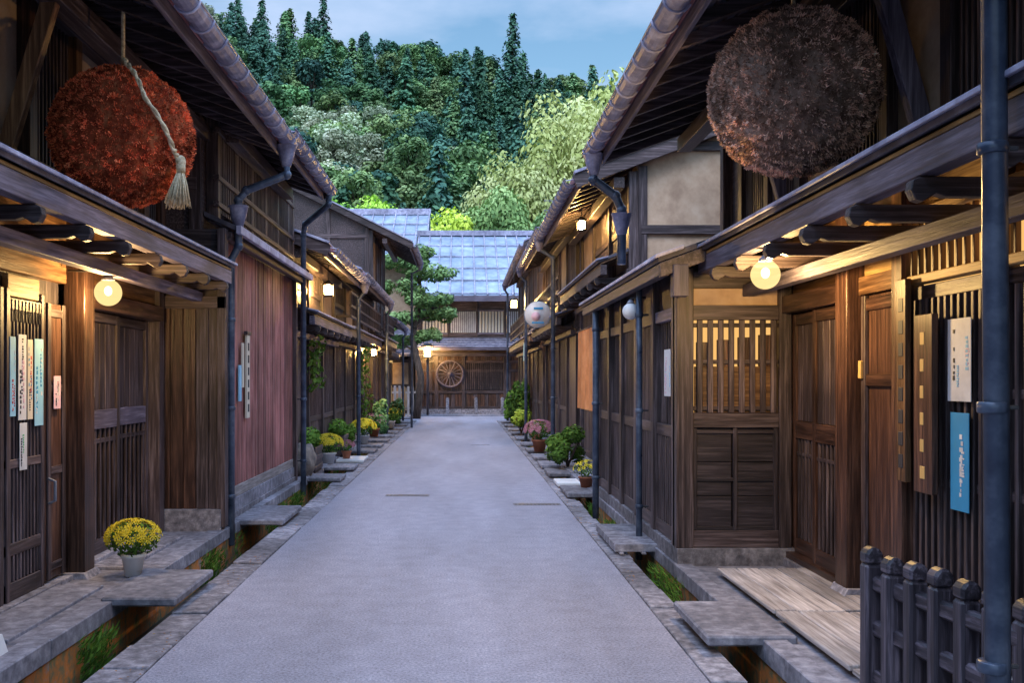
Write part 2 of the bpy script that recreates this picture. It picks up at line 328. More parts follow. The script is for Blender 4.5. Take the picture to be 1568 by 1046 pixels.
def facade_bay(g,s,xf,a,b,z0,z1,kind):
    W=lambda o:s*o
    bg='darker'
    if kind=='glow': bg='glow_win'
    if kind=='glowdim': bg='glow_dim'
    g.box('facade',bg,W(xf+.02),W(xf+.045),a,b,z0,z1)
    if kind in('lattice','glow','glowdim'):
        zm=z0+(z1-z0)*.32
        g.box('facade','dark',W(xf-.03),W(xf+.015),a,b,z0,z0+.1); g.box('facade','dark',W(xf-.03),W(xf+.015),a,b,zm-.04,zm+.05); g.box('facade','dark',W(xf-.03),W(xf+.015),a,b,z1-.08,z1)
        slats(g,'lattice','dark',W(xf-.012),a+.04,b-.04,zm+.05,z1-.08,.075,.028,.03)
        boards(g,'facade','dark',W(xf+.015),W(xf-.005),a,b,z0+.1,zm-.04,.16)
        for z in (zm+(z1-zm)*.35,zm+(z1-zm)*.7): g.box('lattice','dark',W(xf-.0),W(xf+.012),a,b,z-.012,z+.012)
    elif kind=='boards':
        boards(g,'facade','dark',W(xf+.02),W(xf-.01),a,b,z0,z1,.14)
    elif kind=='door':
        m=(a+b)/2
        for (c,d,off) in ((a,m+.02,0),(m-.02,b,.03)):
            x0=W(xf+off);x1=W(xf+off-.03)
            g.box('facade','brown',x0,x1,c,c+.06,z0,z1);g.box('facade','brown',x0,x1,d-.06,d,z0,z1)
            for z in (z0,z0+.75,z1-.1): g.box('facade','brown',x0,x1,c+.06,d-.06,z,z+.1)
            slats(g,'lattice','brown',W(xf+off-.015),c+.1,d-.1,z0+.85,z1-.1,.06,.02,.02)
            boards(g,'facade','brown',W(xf+off+.0),W(xf+off-.01),c+.06,d-.06,z0+.1,z0+.75,.15)
    elif kind=='plaster':
        g.box('facade','plaster',W(xf+.02),W(xf+.0),a,b,z0,z1)
def house(name,s,xf,y0,y1,pe,ev,ridge,seed,pitch=.4,kinds=None,upper=None,bodymat='dark',pentbeam='dark',pipe=True,rail=False):
    st=R.getstate(); R.seed(seed)
    g=G(name,.003); W=lambda o:s*o
    po,pz=pe; eo,ez=ev
    body(g,s,xf,eo,ez,ridge,y0,y1,pitch,bodymat)
    g.box('foundation','stone',W(xf+.2),W(xf-.08),y0+.02,y1-.02,-.1,.2)
    L=y1-y0; n=max(2,int(round(L/1.75))); zu=pz+(xf-po)*.42+.08
    kinds=kinds or ['lattice','door','glowdim','boards','lattice']
    upper=upper or ['lattice','plaster','lattice','glowdim']
    zt=ez+(xf-eo)*pitch-.15
    for i in range(n+1):
        y=y0+.1+(L-.2)*i/n
        g.box('posts','dark',W(xf-.06),W(xf+.08),y-.065,y+.065,.2,zt)
        if i<n:
            yb=y0+.1+(L-.2)*(i+1)/n
            facade_bay(g,s,xf,y+.065,yb-.065,.22,pz-.2,kinds[(i+seed)%len(kinds)])
            if zt-zu>.3: facade_bay(g,s,xf,y+.065,yb-.065,zu,zt-.02,upper[(i+seed)%len(upper)])
    g.box('posts','dark',W(xf-.09),W(xf+.02),y0+.03,y1-.03,pz-.2,pz-.05)
    pent(g,s,xf,po,pz,y0+.05,y1-.05,beam=pentbeam,under='warm',armp=.8)
    eave(g,s,xf,eo,ez,y0-.1,y1-.05,ridge,pitch)
    if rail:
        xr=xf-.38; z=zu+.02
        for q in (0,.22,.5): g.box('railing','dark',W(xr),W(xr+.05),y0+.2,y1-.2,z+q,z+q+.05)
        slats(g,'railing','dark',W(xr+.025),y0+.2,y1-.2,z,z+.5,.3,.03,.03)
        for yy in (y0+.25,y1-.25): g.beam('railing','dark',(W(xr),yy,z+.02),(W(xf),yy,z+.02),.05,.05)
    if pipe:
        px=min(max(eo+.02,po-.16),eo+.2)
        hopper(g,s,eo-.085,y1-.35,ez-.1)
        downpipe(g,s,[(eo-.085,y1-.35,ez-.15),(eo-.085,y1-.35,ez-.22),(px,y1-.35,ez-.38),(px,y1-.35,-.15)],.04)
    R.setstate(st)
    return g
# ------------------------------------------------------------ GROUND & ROAD
g=G('ground'); g.add('ground','groundmat',[(-600,-100,-.34),(600,-100,-.34),(600,1200,-.34),(-600,1200,-.34)],[(0,1,2,3)]); g.finish()
g=G('road')
g.box('road','asphalt',-1.72,1.3,-6,37.5,-.33,0,.5)
g.box('road','asphalt',-14,14,37.51,43.4,-.33,-.005,.5)
for (x,y) in ((-.75,13.4),(.95,12.45)):
    g.box('drain_cover','stone',x-.3,x+.3,y-.1,y+.1,-.01,.004)
    for i in range(12): g.box('drain_cover','iron',x-.28+i*.048,x-.258+i*.048,y-.08,y+.08,.003,.0065)
g.box('drain_cover','stone',.2,.65,23.5,23.7,-.01,.005)
g.finish()
g=G('stone_kerb',.006)
for (xa,xb,z) in ((-1.98,-1.725,.012),(1.305,1.50,.014)):
    y=-4
    while y<37.2:
        L=R.uniform(.45,.85); j=R.uniform(-.015,.015)
        g.box('edging','stone',xa+(j if xa<0 else 0),xb+(j if xa>0 else 0),y,y+L-.014,-.32,z+R.uniform(-.009,.009)); y+=L
for (xa,xb,z) in ((-2.52,-2.36,.1),(1.72,1.86,.1)):
    y=-4
    while y<37:
        L=R.uniform(.9,1.5)
        g.box('kerb','concrete',xa,xb,y,y+L-.01,-.02,z+R.uniform(-.006,.006))
        g.box('kerb','moss',xa+.012,xb-.012,y,y+L,-.33,-.02); y+=L
g.finish()
g=G('drain_channel')
g.box('drain','wet',-2.37,-1.97,-5,37.3,-.333,-.29); g.box('drain','wet',1.49,1.73,-5,37.3,-.333,-.29); g.finish()
g=G('pavement',.004)
y=-4
while y<37:
    L=1.2
    g.box('paving','concrete',-3.4,-2.523,y,y+L-.006,-.3,.082+R.uniform(-.002,.002)); g.box('paving','concrete',1.863,3.2,y,y+L-.006,-.3,.082+R.uniform(-.002,.002)); y+=L
g.finish()
g=G('gutter_slab',.012)
def slab(x0,x1,y0,y1,z,m='stone'): g.box('slab',m,x0,x1,y0,y1,z-.06,z)
slab(-2.44,-1.93,6.6,7.6,.12,'concrete'); slab(-2.42,-1.9,10.4,11.6,.10,'concrete'); slab(-2.45,-1.85,14.9,15.6,.09); slab(-2.4,-1.85,16.7,17.5,.09); slab(-2.4,-1.85,18.3,19.3,.08,'white')
for y in (20.6,22.3,24.2,26,28,30,32.4,34.5): slab(-2.4,-1.85,y,y+.9,.08)
slab(1.4,1.92,5.6,6.5,.125,'concrete'); 
for y in (12.9,14.2,15.6,17.1,18.8,20.6,22.8,25,27.3,29.5,32,34.5): slab(1.38,1.95,y,y+R.uniform(.6,1),.09,R.choice(['stone','concrete','white']))
g.finish()
g=G('gutter_grate',.004)
for i in range(16):
    y=8.75+i*.078; g.box('grate','concrete',1.36,1.88,y,y+.05,.05,.12)
for x in (1.4,1.6,1.78): g.box('grate','stone',x,x+.04,8.72,10.0,.03,.05)
g.finish()
g=G('wooden_deck',.006)
xs=[1.95,2.1,2.27,2.41,2.56,2.68]
for seg in ((3.0,4.9),(4.93,6.1),(6.13,7.5)):
    for i in range(5):
        g.box('planks','deck',xs[i],xs[i+1]-.008,seg[0]+R.uniform(0,.02),seg[1],.12,.15+R.uniform(-.004,.004))
g.finish()
g=G('grass_weeds')
for _ in range(12000):
    s=R.random()
    if s<.62: x=R.uniform(-2.37,-2.25); y=R.choice([R.uniform(4.6,6.4),R.uniform(7.7,10.2),R.uniform(11.7,14.8),R.uniform(15,26)])
    else: x=R.uniform(1.63,1.73); y=R.choice([R.uniform(4.6,5.4),R.uniform(6.7,8.6),R.uniform(10.2,12.8),R.uniform(13,26)])
    if noise.noise(Vector((x*2,y*1.3,0)))<-.05: continue
    z=R.uniform(-.29,-.02); h=R.uniform(.02,.07); dx=R.uniform(-.03,.03)+(.03 if x<0 else -.03); dy=R.uniform(-.04,.04); w=R.uniform(.003,.008)
    g.add('grass','leaf_garden',[(x-w,y-w,z),(x+w,y+w,z),(x+dx,y+dy,z+h)],[(0,1,2)],R.random()*.8)
g.finish()
g=G('fallen_leaves')
for _ in range(1500):
    y=R.uniform(4.8,30)
    x,z=R.choice([(R.gauss(-1.74,.03),.026),(R.gauss(1.32,.03),.028),(R.uniform(-1.97,-1.75),.026),(R.uniform(1.32,1.49),.028)])
    if noise.noise(Vector((x,y*.9,5)))<0: continue
    r=R.uniform(.004,.013); a=R.uniform(0,6.28)
    g.add('leaf','litter',[(x+r*math.cos(a),y+r*math.sin(a),z),(x-r*.5*math.sin(a),y+r*.5*math.cos(a),z+.004),(x-r*math.cos(a),y-r*math.sin(a),z),(x+r*.5*math.sin(a),y-r*.5*math.cos(a),z+.002)],[(0,1,2,3)])
g.finish()
# ------------------------------------------------------------ LEFT HOUSE 1
def poster(g,x,y0,y1,z0,z1,basec,acc,s=1):
    g.box('sheet',basec,x,x+s*.004,y0,y1,z0,z1)
    n=R.randint(3,5); 
    for i in range(n):
        c=R.choice(acc)
        w=(y1-y0)*R.uniform(.1,.22); yy=R.uniform(y0+.01,y1-w-.01); h=(z1-z0)*R.uniform(.25,.7); zz=R.uniform(z0+.02,z1-h-.02)
        k=9
        for j in range(k):
            if R.random()<.15: continue
            g.box('print',c,x+s*.004,x+s*(.006+.0003*i),yy+w*R.uniform(0,.3),yy+w*R.uniform(.6,1),zz+h*j/k,zz+h*(j+R.uniform(.45,.8))/k)
H=G('wooden_townhouse',.004); s=-1
body(H,s,3.1,1.85,4.05,8,-1,9.75,.36,'dark')
for y in (1.2,3.2,4.9): H.box('posts','dark',-3.08,-2.9,y-.08,y+.08,.08,2.9)
H.box('posts','dark',-2.64,-2.52,5.2,5.34,.16,2.3); H.prism('posts','white',[(-2.68,.08),(-2.48,.08),(-2.52,.2),(-2.64,.2)],5.17,5.37)
H.box('posts','brown',-3.02,-2.86,7.42,7.62,.12,2.85); H.prism('posts','stone',[(-3.06,.08),(-2.82,.08),(-2.85,.13),(-3.02,.13)],7.38,7.66)
H.box('posts','dark',-3.1,-2.95,9.55,9.7,.1,2.9)
H.box('facade','darker',-3.12,-3.06,4.95,7.42,.08,2.9)
for (a,b) in ((5.5,6.38),(6.42,7.0)):
    for z0,z1 in ((.12,.24),(.42,.5),(1.0,1.06),(2.06,2.14)): H.box('lattice','dark',-3.05,-2.99,a,b,z0,z1)
    H.box('lattice','dark',-3.06,-2.985,a,a+.05,.12,2.2); H.box('lattice','dark',-3.06,-2.985,b-.05,b,.12,2.2)
    slats(H,'lattice','dark',-3.01,a+.08,b-.08,.24,2.06,.055,.022,.025)
    H.box('lattice','honey',-3.04,-3.0,a+.05,b-.05,2.15,2.3)
    slats(H,'lattice','darker',-2.99,a+.08,b-.08,1.98,2.13,.055,.012,.012)
H.box('door','brown',-3.05,-3.0,7.04,7.38,.14,2.15); H.box('door','dark',-3.0,-2.985,7.06,7.12,.14,2.15); H.box('door','dark',-3.0,-2.985,7.32,7.38,.14,2.15)
for z in (.2,.9,1.5,2.05): H.box('door','dark',-3.0,-2.988,7.12,7.32,z,z+.06)
H.tube('door','pipegrey',[(-2.98,7.05,.7),(-2.93,7.05,.72),(-2.93,7.05,.86),(-2.98,7.05,.88)],.012,8)
for (a,b,x) in ((7.66,8.65,-3.05),(8.6,9.55,-3.09)):
    H.box('sliding_door','darker',x-.02,x-.005,a,b,.14,2.15)
    for y in (a,b-.07): H.box('sliding_door','dark',x-.005,x+.03,y,y+.07,.14,2.15)
    for z0,z1 in ((.14,.26),(1.18,1.34),(2.07,2.15)): H.box('sliding_door','beamgrey' if z0>1 and z0<2 else 'dark',x-.005,x+.027,a+.07,b-.07,z0,z1)
    boards(H,'sliding_door','dark',x-.004,x+.004,a+.07,b-.07,1.34,2.07,.13)
    slats(H,'sliding_door','dark',x+.01,a+.12,b-.12,.26,1.18,.11,.03,.02)
    H.box('sliding_door','dark',x,x+.018,a+.07,b-.07,1.06,1.1)
H.box('facade','brown',-3.12,-2.93,7.62,9.6,2.16,2.3); H.box('facade','warm',-3.12,-3.0,5.3,9.6,2.32,2.9)
H.box('facade','stone',-3.2,-2.93,5.4,7.4,.05,.12); H.box('facade','stone',-3.2,-2.95,7.64,9.6,.05,.14)
H.box('steps','concrete',-2.96,-2.6,5.6,7.1,.05,.105); H.box('steps','stone',-2.97,-2.65,7.75,9.3,.05,.11)
pent(H,s,3.05,2.32,2.68,1.5,9.85,under='honey')
H.box('upper_wall','dark',-3.14,-3.03,0,9.7,2.95,4.4)
for i,y in enumerate([3.0,4.0,5.0,5.9,6.7,7.5,8.3,9.1,9.62]): H.box('upper_wall','warm' if i%2 else 'brown',-3.05,-2.93,y-.06,y+.06,2.98,4.42)
for (a,b,k) in ((5.06,5.84,'s'),(5.96,6.64,'p'),(6.76,7.44,'s'),(7.56,8.24,'p'),(8.36,9.04,'s'),(9.1,9.56,'s')):
    if k=='s': slats(H,'upper_wall','dark',-3.0,a+.03,b-.03,3.1,4.3,.06,.025,.03)
    else: H.box('upper_wall','plaster',-3.03,-3.02,a,b,3.1,4.2)
H.box('upper_wall','dark',-3.05,-2.9,0,9.7,2.98,3.1); H.box('upper_wall','dark',-3.05,-2.92,0,9.7,4.2,4.3)
for y in (4.0,6.3,8.3): H.beam('brace','warm',(-2.97,y,2.95),(-2.62,y,4.12),.07,.10)
eave(H,s,3.05,1.87,4.05,-1,10.15,8,.36)
hopper(H,s,1.79,9.98,3.92); hopper(H,s,2.28,9.98,3.3)
downpipe(H,s,[(1.79,9.98,3.8),(1.79,9.98,3.68),(2.2,9.98,3.52),(2.28,9.98,3.42),(2.28,9.98,3.2),(2.28,9.98,2.95),(2.36,9.98,2.8),(2.36,9.98,-.1)],.042,'pipe')
H.finish()
g=G('notice_poster')
X=-2.985
poster(g,X,6.46,6.54,1.35,1.88,'lightblue',['white','red']); poster(g,X,6.58,6.7,1.32,1.9,'white',['pink','ink']); poster(g,X,6.72,6.8,1.32,1.87,'cream',['red','blue','ink']); poster(g,X,6.83,6.97,1.27,1.88,'lightblue',['blue','white']); poster(g,X,6.6,6.71,.98,1.3,'white',['green','ink'])
poster(g,-2.98,7.14,7.26,1.38,1.62,'pink',['white','ink'])
g.finish()
g=G('wall_poster'); poster(g,-3.015,7.85,8.02,1.45,2.02,'white',['ink','lightblue']); g.finish()
H=G('red_board_house',.003)
body(H,-1,2.56,1.9,4.22,7.5,9.8,14.5,.36,'dark')
H.box('side_wall','darker',-3.3,-2.42,9.79,9.86,.3,2.35)
n=7
for i in range(n):
    a=-3.3+i*.9/n; H.box('side_wall','brown' if i in(2,3,4) else 'dark',a+.003,a+.9/n-.003,9.765,9.79,.3,2.35)
H.box('side_wall','dark',-2.44,-2.36,9.74,9.88,.12,3.1); H.box('side_wall','dark',-3.3,-2.36,9.74,9.79,2.3,2.42)
H.box('side_wall','stone',-3.3,-2.4,9.72,9.9,.05,.3)
H.box('side_wall','dark',-3.3,-2.42,9.8,9.86,2.42,3.1)
boards(H,'walls_front','redboard',-2.56,-2.5,9.9,14.4,.42,3.05,.095)
for z in (1.3,2.2): H.box('walls_front','dark',-2.56,-2.52,9.9,14.4,z,z+.03)
H.box('foundation','concrete',-2.7,-2.47,9.9,14.42,-.05,.3); H.box('foundation','stone',-2.7,-2.45,9.9,14.42,-.05,.16)
H.box('walls_front','deck',-2.52,-2.485,9.9,14.4,.3,.42)
H.box('walls_front','dark',-2.6,-2.44,14.4,14.52,0,3.1)
H.prism('pent_roof','rooftop',[(-2.25,3.08),(-2.6,3.24),(-2.6,3.29),(-2.25,3.13)],9.85,14.55)
H.box('pent_roof','roofedge',-2.27,-2.22,9.83,14.57,3.06,3.14); H.box('pent_roof','dark',-2.4,-2.32,9.85,14.55,3.0,3.08)
for y in (10,10.8,11.6,12.4,13.2,14,14.4): H.box('posts','dark',-2.6,-2.48,y-.05,y+.05,3.2,4.3)
slats(H,'lattice','dark',-2.5,10.1,14.4,3.3,4.1,.08,.03,.03)
for z in (3.35,3.62,4.1): H.box('lattice','dark',-2.52,-2.46,9.9,14.4,z,z+.05)
eave(H,-1,2.56,1.9,4.2,10.2,13.5,7.5,.36)
downpipe(H,-1,[(1.82,13.35,4.1),(1.82,13.35,3.98),(2.28,14.2,3.84),(2.32,14.3,3.7),(2.32,14.3,-.1)],.042,'pipe')
H.finish()
g=G('hanging_signboard',.003)
g.box('board','cream',-2.475,-2.45,11.15,11.3,1.15,2.1); g.box('board','dark',-2.48,-2.44,11.12,11.33,2.1,2.14)
for i in range(6): g.box('lettering','ink',-2.452,-2.447,11.19,11.26,1.22+i*.14,1.31+i*.14)
g.box('board','lightblue',-2.475,-2.455,10.8,10.9,1.35,1.75); g.box('board','cream',-2.475,-2.455,10.95,11.03,1.5,2.0)
g.finish()
house('wooden_townhouse',-1,2.62,14.7,19.8,(2.22,2.55),(2.02,3.55),6,3,.36,kinds=['glowdim','lattice','door','boards'],pentbeam='beamgrey').finish()
house('wooden_townhouse',-1,2.66,19.95,27.6,(2.26,2.6),(2.08,3.75),6,4,.38,rail=True).finish()
house('wooden_townhouse',-1,2.6,27.8,32.3,(2.15,2.7),(1.45,5.4),6.2,5,.5,rail=True).finish()
house('wooden_townhouse',-1,2.75,32.5,37.0,(2.35,2.5),(2.2,3.5),6.0,6,.4).finish()
# ------------------------------------------------------------ RIGHT HOUSE 1
H=G('wooden_townhouse',.004)
body(H,1,2.8,1.4,3.92,8,-1,10.2,.36,'dark')
H.box('facade','darker',2.76,2.8,1,8.0,.1,2.95)
for (a,b,x) in ((6.82,7.42,2.68),(7.4,7.98,2.72)):
    H.box('sliding_door','darker',x+.005,x+.02,a,b,.2,2.12)
    for y in (a,b-.055): H.box('sliding_door','brown',x-.03,x+.005,y,y+.055,.2,2.12)
    for z0,z1 in ((.2,.32),(1.12,1.26),(2.03,2.12)): H.box('sliding_door','brown',x-.027,x+.005,a+.055,b-.055,z0,z1)
    boards(H,'sliding_door','dark',x+.004,x-.006,a+.055,b-.055,1.26,2.03,.12)
    slats(H,'sliding_door','dark',x-.01,a+.1,b-.1,.32,1.12,.075,.028,.02)
    H.box('sliding_door','dark',x-.018,x+.003,a+.055,b-.055,.98,1.01)
H.box('facade','stone',2.6,2.9,4.0,8.0,.08,.15); H.box('facade','brown',2.62,2.76,6.8,8.0,.15,.2)
H.box('facade','brown',2.6,2.76,6.8,8.0,2.13,2.27); 
for i in range(4): H.box('facade','warm',2.7,2.73,6.82,8.0,2.28+i*.16,2.43+i*.16)
H.box('posts','brown',2.58,2.74,6.58,6.78,.18,2.75); H.prism('posts','stone',[(2.55,.14),(2.77,.14),(2.74,.19),(2.58,.19)],6.55,6.81)
H.box('door','brown',2.69,2.73,5.98,6.55,.16,2.15); 
for y in (5.98,6.48): H.box('door','dark',2.66,2.69,y,y+.06,.16,2.15)
for z in (.18,1.55,2.05): H.box('door','brown',2.667,2.69,6.04,6.48,z,z+.08)
H.box('door','gold',2.64,2.66,6.5,6.54,1.6,1.72)
H.box('facade','warm',2.66,2.76,5.95,6.58,2.16,2.28); H.box('facade','honey',2.7,2.74,5.95,6.58,2.28,2.7)
H.box('posts','brown',2.6,2.72,5.8,5.94,.16,2.75)
for (a,b) in ((4.85,5.78),(3.9,4.8),(2.9,3.85)):
    for z0,z1 in ((.16,.3),(1.0,1.05),(1.5,1.55),(2.06,2.14)): H.box('lattice','dark',2.67,2.72,a,b,z0,z1)
    slats(H,'lattice','dark',2.67,a+.03,b-.03,.3,2.06,.075,.03,.035)
    H.box('lattice','honey',2.62,2.7,a,b,2.15,2.2); H.box('lattice','honey',2.62,2.7,a,b,2.52,2.58)
    slats(H,'lattice','warm',2.65,a+.03,b-.03,2.2,2.52,.09,.022,.03)
    H.box('lattice','glow_win',2.72,2.74,a,b,2.15,2.55)
    H.box('posts','dark',2.6,2.74,a-.07,a,.16,2.75)
H.box('facade','honey',2.7,2.76,1.0,5.8,2.58,2.9)
pent(H,1,2.8,1.92,2.58,1.0,7.98,under='honey',pitch=.36,inner=.36,armp=.66,arm0=.5)
H.box('upper_wall','dark',2.75,2.84,0,10.1,2.9,4.4)
for i,y in enumerate([3.0,3.8,4.6,5.4,6.2,7.0,7.8,8.6,9.4,10.05]): H.box('upper_wall','dark',2.66,2.78,y-.06,y+.06,2.9,4.36)
for i,y in enumerate([3.0,3.8,4.6,5.4,6.2,7.0,7.8,8.6]):
    if i in (3,5): H.box('upper_wall','plaster',2.73,2.745,y+.06,y+.74,3.1,4.25)
    else: slats(H,'upper_wall','dark',2.71,y+.1,y+.7,3.1,4.25,.06,.026,.03)
for z in (3.0,4.2): H.box('upper_wall','dark',2.64,2.77,0,10.1,z,z+.1)
for y in (4.2,5.75,8.2): H.beam('brace','beamgrey',(2.72,y,3.0),(2.42,y,4.08),.08,.11)
eave(H,1,2.8,1.4,3.92,-1,10.05,8,.36)
hopper(H,1,1.32,9.85,3.8); hopper(H,1,1.6,9.85,3.2)
downpipe(H,1,[(1.32,9.85,3.7),(1.32,9.85,3.6),(1.54,9.85,3.44),(1.6,9.85,3.3),(1.6,9.85,3.1),(1.6,9.85,2.75)],.046,'pipe')
downpipe(H,1,[(1.5,3.4,4.0),(1.84,3.4,3.6),(1.86,3.4,.1)],.042,'pipe')
H.finish()
H=G('shop_bay_house',.004)
H.box('walls','darker',1.86,2.78,8.06,12.6,.1,2.6)
H.box('foundation','stone',1.74,2.72,7.93,12.65,.0,.22)
H.box('posts','dark',1.74,1.88,7.96,8.1,.22,2.5); H.box('posts','dark',2.58,2.68,7.97,8.08,.22,2.6)
H.box('front','dark',1.88,2.58,7.98,8.05,.22,.36); H.box('front','dark',1.88,2.58,7.98,8.05,1.2,1.32); H.box('front','dark',1.88,2.58,7.98,8.05,2.08,2.2)
H.box('front','plaster',1.88,2.58,8.02,8.05,2.2,2.34); H.box('front','dark',1.74,2.68,7.98,8.05,2.34,2.48)
for a,b in ((1.88,2.2),(2.24,2.58)):
    for i in range(3): H.box('front','darker',a,b,8.01,8.04,.36+i*.28,.355+(i+1)*.28)
for x in (1.88,2.21,2.54): H.box('front','darker',x,x+.035,7.99,8.04,.36,1.2)
for z in (.36,.76,1.15): H.box('front','darker',1.9,2.56,7.995,8.035,z,z+.03)
H.box('window','glow_win',1.9,2.57,8.045,8.055,1.32,2.08)
H.box('window','warm',1.9,2.57,8.03,8.042,1.32,1.7,.2)
for i in range(4): H.box('window','brown',1.915+i*.17,2.05+i*.17,8.03,8.04,1.7,1.9+.02*i)
for i in range(8): x=1.915+i*.086; H.box('window','dark',x,x+.045,7.985,8.01,1.32,2.08)
for z in (1.34,1.72,2.02): H.box('window','dark',1.89,2.58,8.01,8.03,z,z+.035)
ys=[8.1,9.0,9.9,10.8,11.7,12.6]
for i,y in enumerate(ys): H.box('posts','dark',1.74,1.86,y-.06,y+.06,.22,2.5)
for i in range(5):
    a,b=ys[i]+.06,ys[i+1]-.06
    H.box('front','dark',1.77,1.84,a,b,.22,.34); H.box('front','dark',1.77,1.84,a,b,1.1,1.2); H.box('front','beamgrey' if i==0 else 'dark',1.76,1.84,a,b,2.1,2.2)
    slats(H,'lattice','dark',1.79,a+.05,b-.05,.34,1.1,.085,.035,.03)
    if i in (0,3): H.box('window','white',1.84,1.85,a,b,1.2,2.1); slats(H,'lattice','dark',1.81,a+.1,b-.1,1.2,2.1,.1,.02,.02)
    else: slats(H,'lattice','dark',1.79,a+.04,b-.04,1.2,2.1,.07,.028,.03)
    H.box('front','dark',1.8,1.84,a,b,2.2,2.5)
H.prism('pent_roof','rooftop',[(1.55,2.52),(2.85,2.98),(2.85,3.03),(1.55,2.57)],7.75,12.75)
H.prism('pent_roof','roofedge',[(1.52,2.55),(1.75,2.63),(1.75,2.66),(1.52,2.58)],7.72,12.78)
H.box('pent_roof','dark',1.56,1.64,7.77,12.74,2.42,2.515)
H.prism('pent_roof','dark',[(1.56,2.4),(1.95,2.54),(1.95,2.66),(1.56,2.515)],7.72,7.76)
y=7.9
while y<12.7: H.beam('pent_roof','dark',(1.62,y,2.49),(1.9,y,2.59),.04,.06); y+=.3
H.box('pent_beam','beamgrey',1.66,1.78,7.7,7.82,2.25,2.5)
downpipe(H,1,[(1.66,9.2,2.5),(1.66,9.2,-.1)],.03,'pipe')
downpipe(H,1,[(1.62,11.9,2.5),(1.62,11.9,-.1)],.04,'pipe')
H.finish()
g=G('notice_poster')
poster(g,2.63,5.06,5.3,1.48,1.92,'white',['pink','ink','lightblue'],-1); poster(g,2.63,5.08,5.27,.9,1.42,'blue',['white','lightblue'],-1)
poster(g,1.755,8.25,8.5,1.45,1.85,'white',['lightblue','pink'],-1)
g.finish()
g=G('hanging_signboard',.004)
g.box('board','brown',2.57,2.605,5.36,5.58,.96,1.96); 
for i in range(6): g.box('lettering','gold',2.567,2.571,5.45+R.uniform(-.01,.01),5.5,1.04+i*.15,1.11+i*.15)
g.box('board','warm',2.56,2.595,5.66,5.78,1.0,2.18)
for i in range(8): g.box('lettering','ink',2.557,2.561,5.69,5.75,1.08+i*.13,1.16+i*.13)
g.finish()
house('plaster_townhouse',1,2.25,12.85,18.3,(1.82,3.1),(1.5,4.2),6,11,.38,bodymat='plaster',kinds=['boards','lattice','glowdim','lattice']).finish()
house('wooden_townhouse',1,2.2,18.45,25.3,(1.78,2.75),(1.55,4.45),6,13,.4,rail=True,upper=['lattice','glowdim','plaster']).finish()
house('wooden_townhouse',1,2.15,25.5,36.5,(1.75,2.7),(1.65,5.1),6.5,14,.5,rail=True).finish()
# ------------------------------------------------------------ fence foreground
g=G('wooden_fence',.012)
for i in range(8):
    t=i/4; x=1.93+.1*t; y=4.62-.68*t
    h=.8+R.uniform(-.015,.01)
    g.box('post','fencewood',x-.042,x+.042,y-.042,y+.042,.1,h-.08); g.prism('post','fencewood',[(x-.042,h-.08),(x+.042,h-.08),(x+.042,h-.03),(x+.02,h),(x-.02,h),(x-.042,h-.03)],y-.042,y+.042)
for z in (.64,.43,.2): g.beam('rail','fencewood',(1.93,4.66,z),(2.11,3.2,z),.045,.075)
g.finish()
# ------------------------------------------------------------ cedar balls
def cedarball(c,r,mat,rope,hang):
    g=G('cedar_ball'); c=Vector(c)
    fn=lambda d:1+.035*noise.noise(d*6)+.04*noise.noise(d*16)
    g.ball('ball_core',mat,c,r*.97,96,64,.1,fn)
    for _ in range(42000):
        d=Vector((R.gauss(0,1),R.gauss(0,1),R.gauss(0,1))).normalized()
        cl=noise.noise(d*13)+.5*noise.noise(d*30); k=fn(d)*.97
        L=r*(.025+.04*max(0,cl+.2)); dr=(d+Vector((R.uniform(-1,1),R.uniform(-1,1),R.uniform(-1,1)))*.7).normalized()
        t=dr.cross(Vector((R.uniform(-1,1),R.uniform(-1,1),R.uniform(-1,1)))); 
        if t.length<.01: continue
        t=t.normalized()*r*.009; b=c+d*r*(k-.01)
        g.add('needles',mat,[tuple(b-t),tuple(b+t),tuple(b+dr*L+t*.4),tuple(b+dr*L-t*.4)],[(0,1,2,3)],max(0,min(1,.5+1.3*cl+R.uniform(-.25,.25))))
    g.tube('hanger','straw',[c+Vector((0,0,r*.9)),Vector((c.x,c.y,hang))],.014,8)
    if rope:
        key=[Vector((0,-.05,1)),Vector((.22,-.5,.84)),Vector((.53,-.76,.31)),Vector((.8,-.5,-.25)),Vector((.88,-.35,-.42))]
        pts=[]
        for i in range(len(key)-1):
            for j in range(10):
                pts.append(key[i].lerp(key[i+1],j/10).normalized())
        for ph in (0,math.pi):
            q=[]
            for i,d in enumerate(pts):
                a=i*1.1+ph; t=d.cross(Vector((0,1,0))).normalized(); q.append(c+d*(r*1.06+.010*math.cos(a))+t*.010*math.sin(a))
            g.tube('rope','straw',q,.011,7)
        k=c+pts[-1]*(r*1.1)
        g.ball('tassel','straw',k,(.035,.035,.045),12,8); g.tube('tassel','straw',[k+Vector((0,0,-.02)),k+Vector((0,0,-.07))],.032,10)
        for _ in range(260):
            a=R.uniform(0,6.28); q=R.uniform(0,1); e=k+Vector((math.cos(a)*q*.09-.02,math.sin(a)*q*.09,-.28+R.uniform(-.03,.04)))
            m=k+Vector((math.cos(a)*q*.055-.01,math.sin(a)*q*.055,-.16)); g.tube('tassel','straw',[k+Vector((math.cos(a)*q*.02,math.sin(a)*q*.02,-.06)),m,e],.0035,3)
    g.finish()
cedarball((-2.32,6.7,3.25),.48,'cedar_red',True,4.25)
cedarball((2.06,6.1,3.38),.52,'cedar_brown',False,4.2)
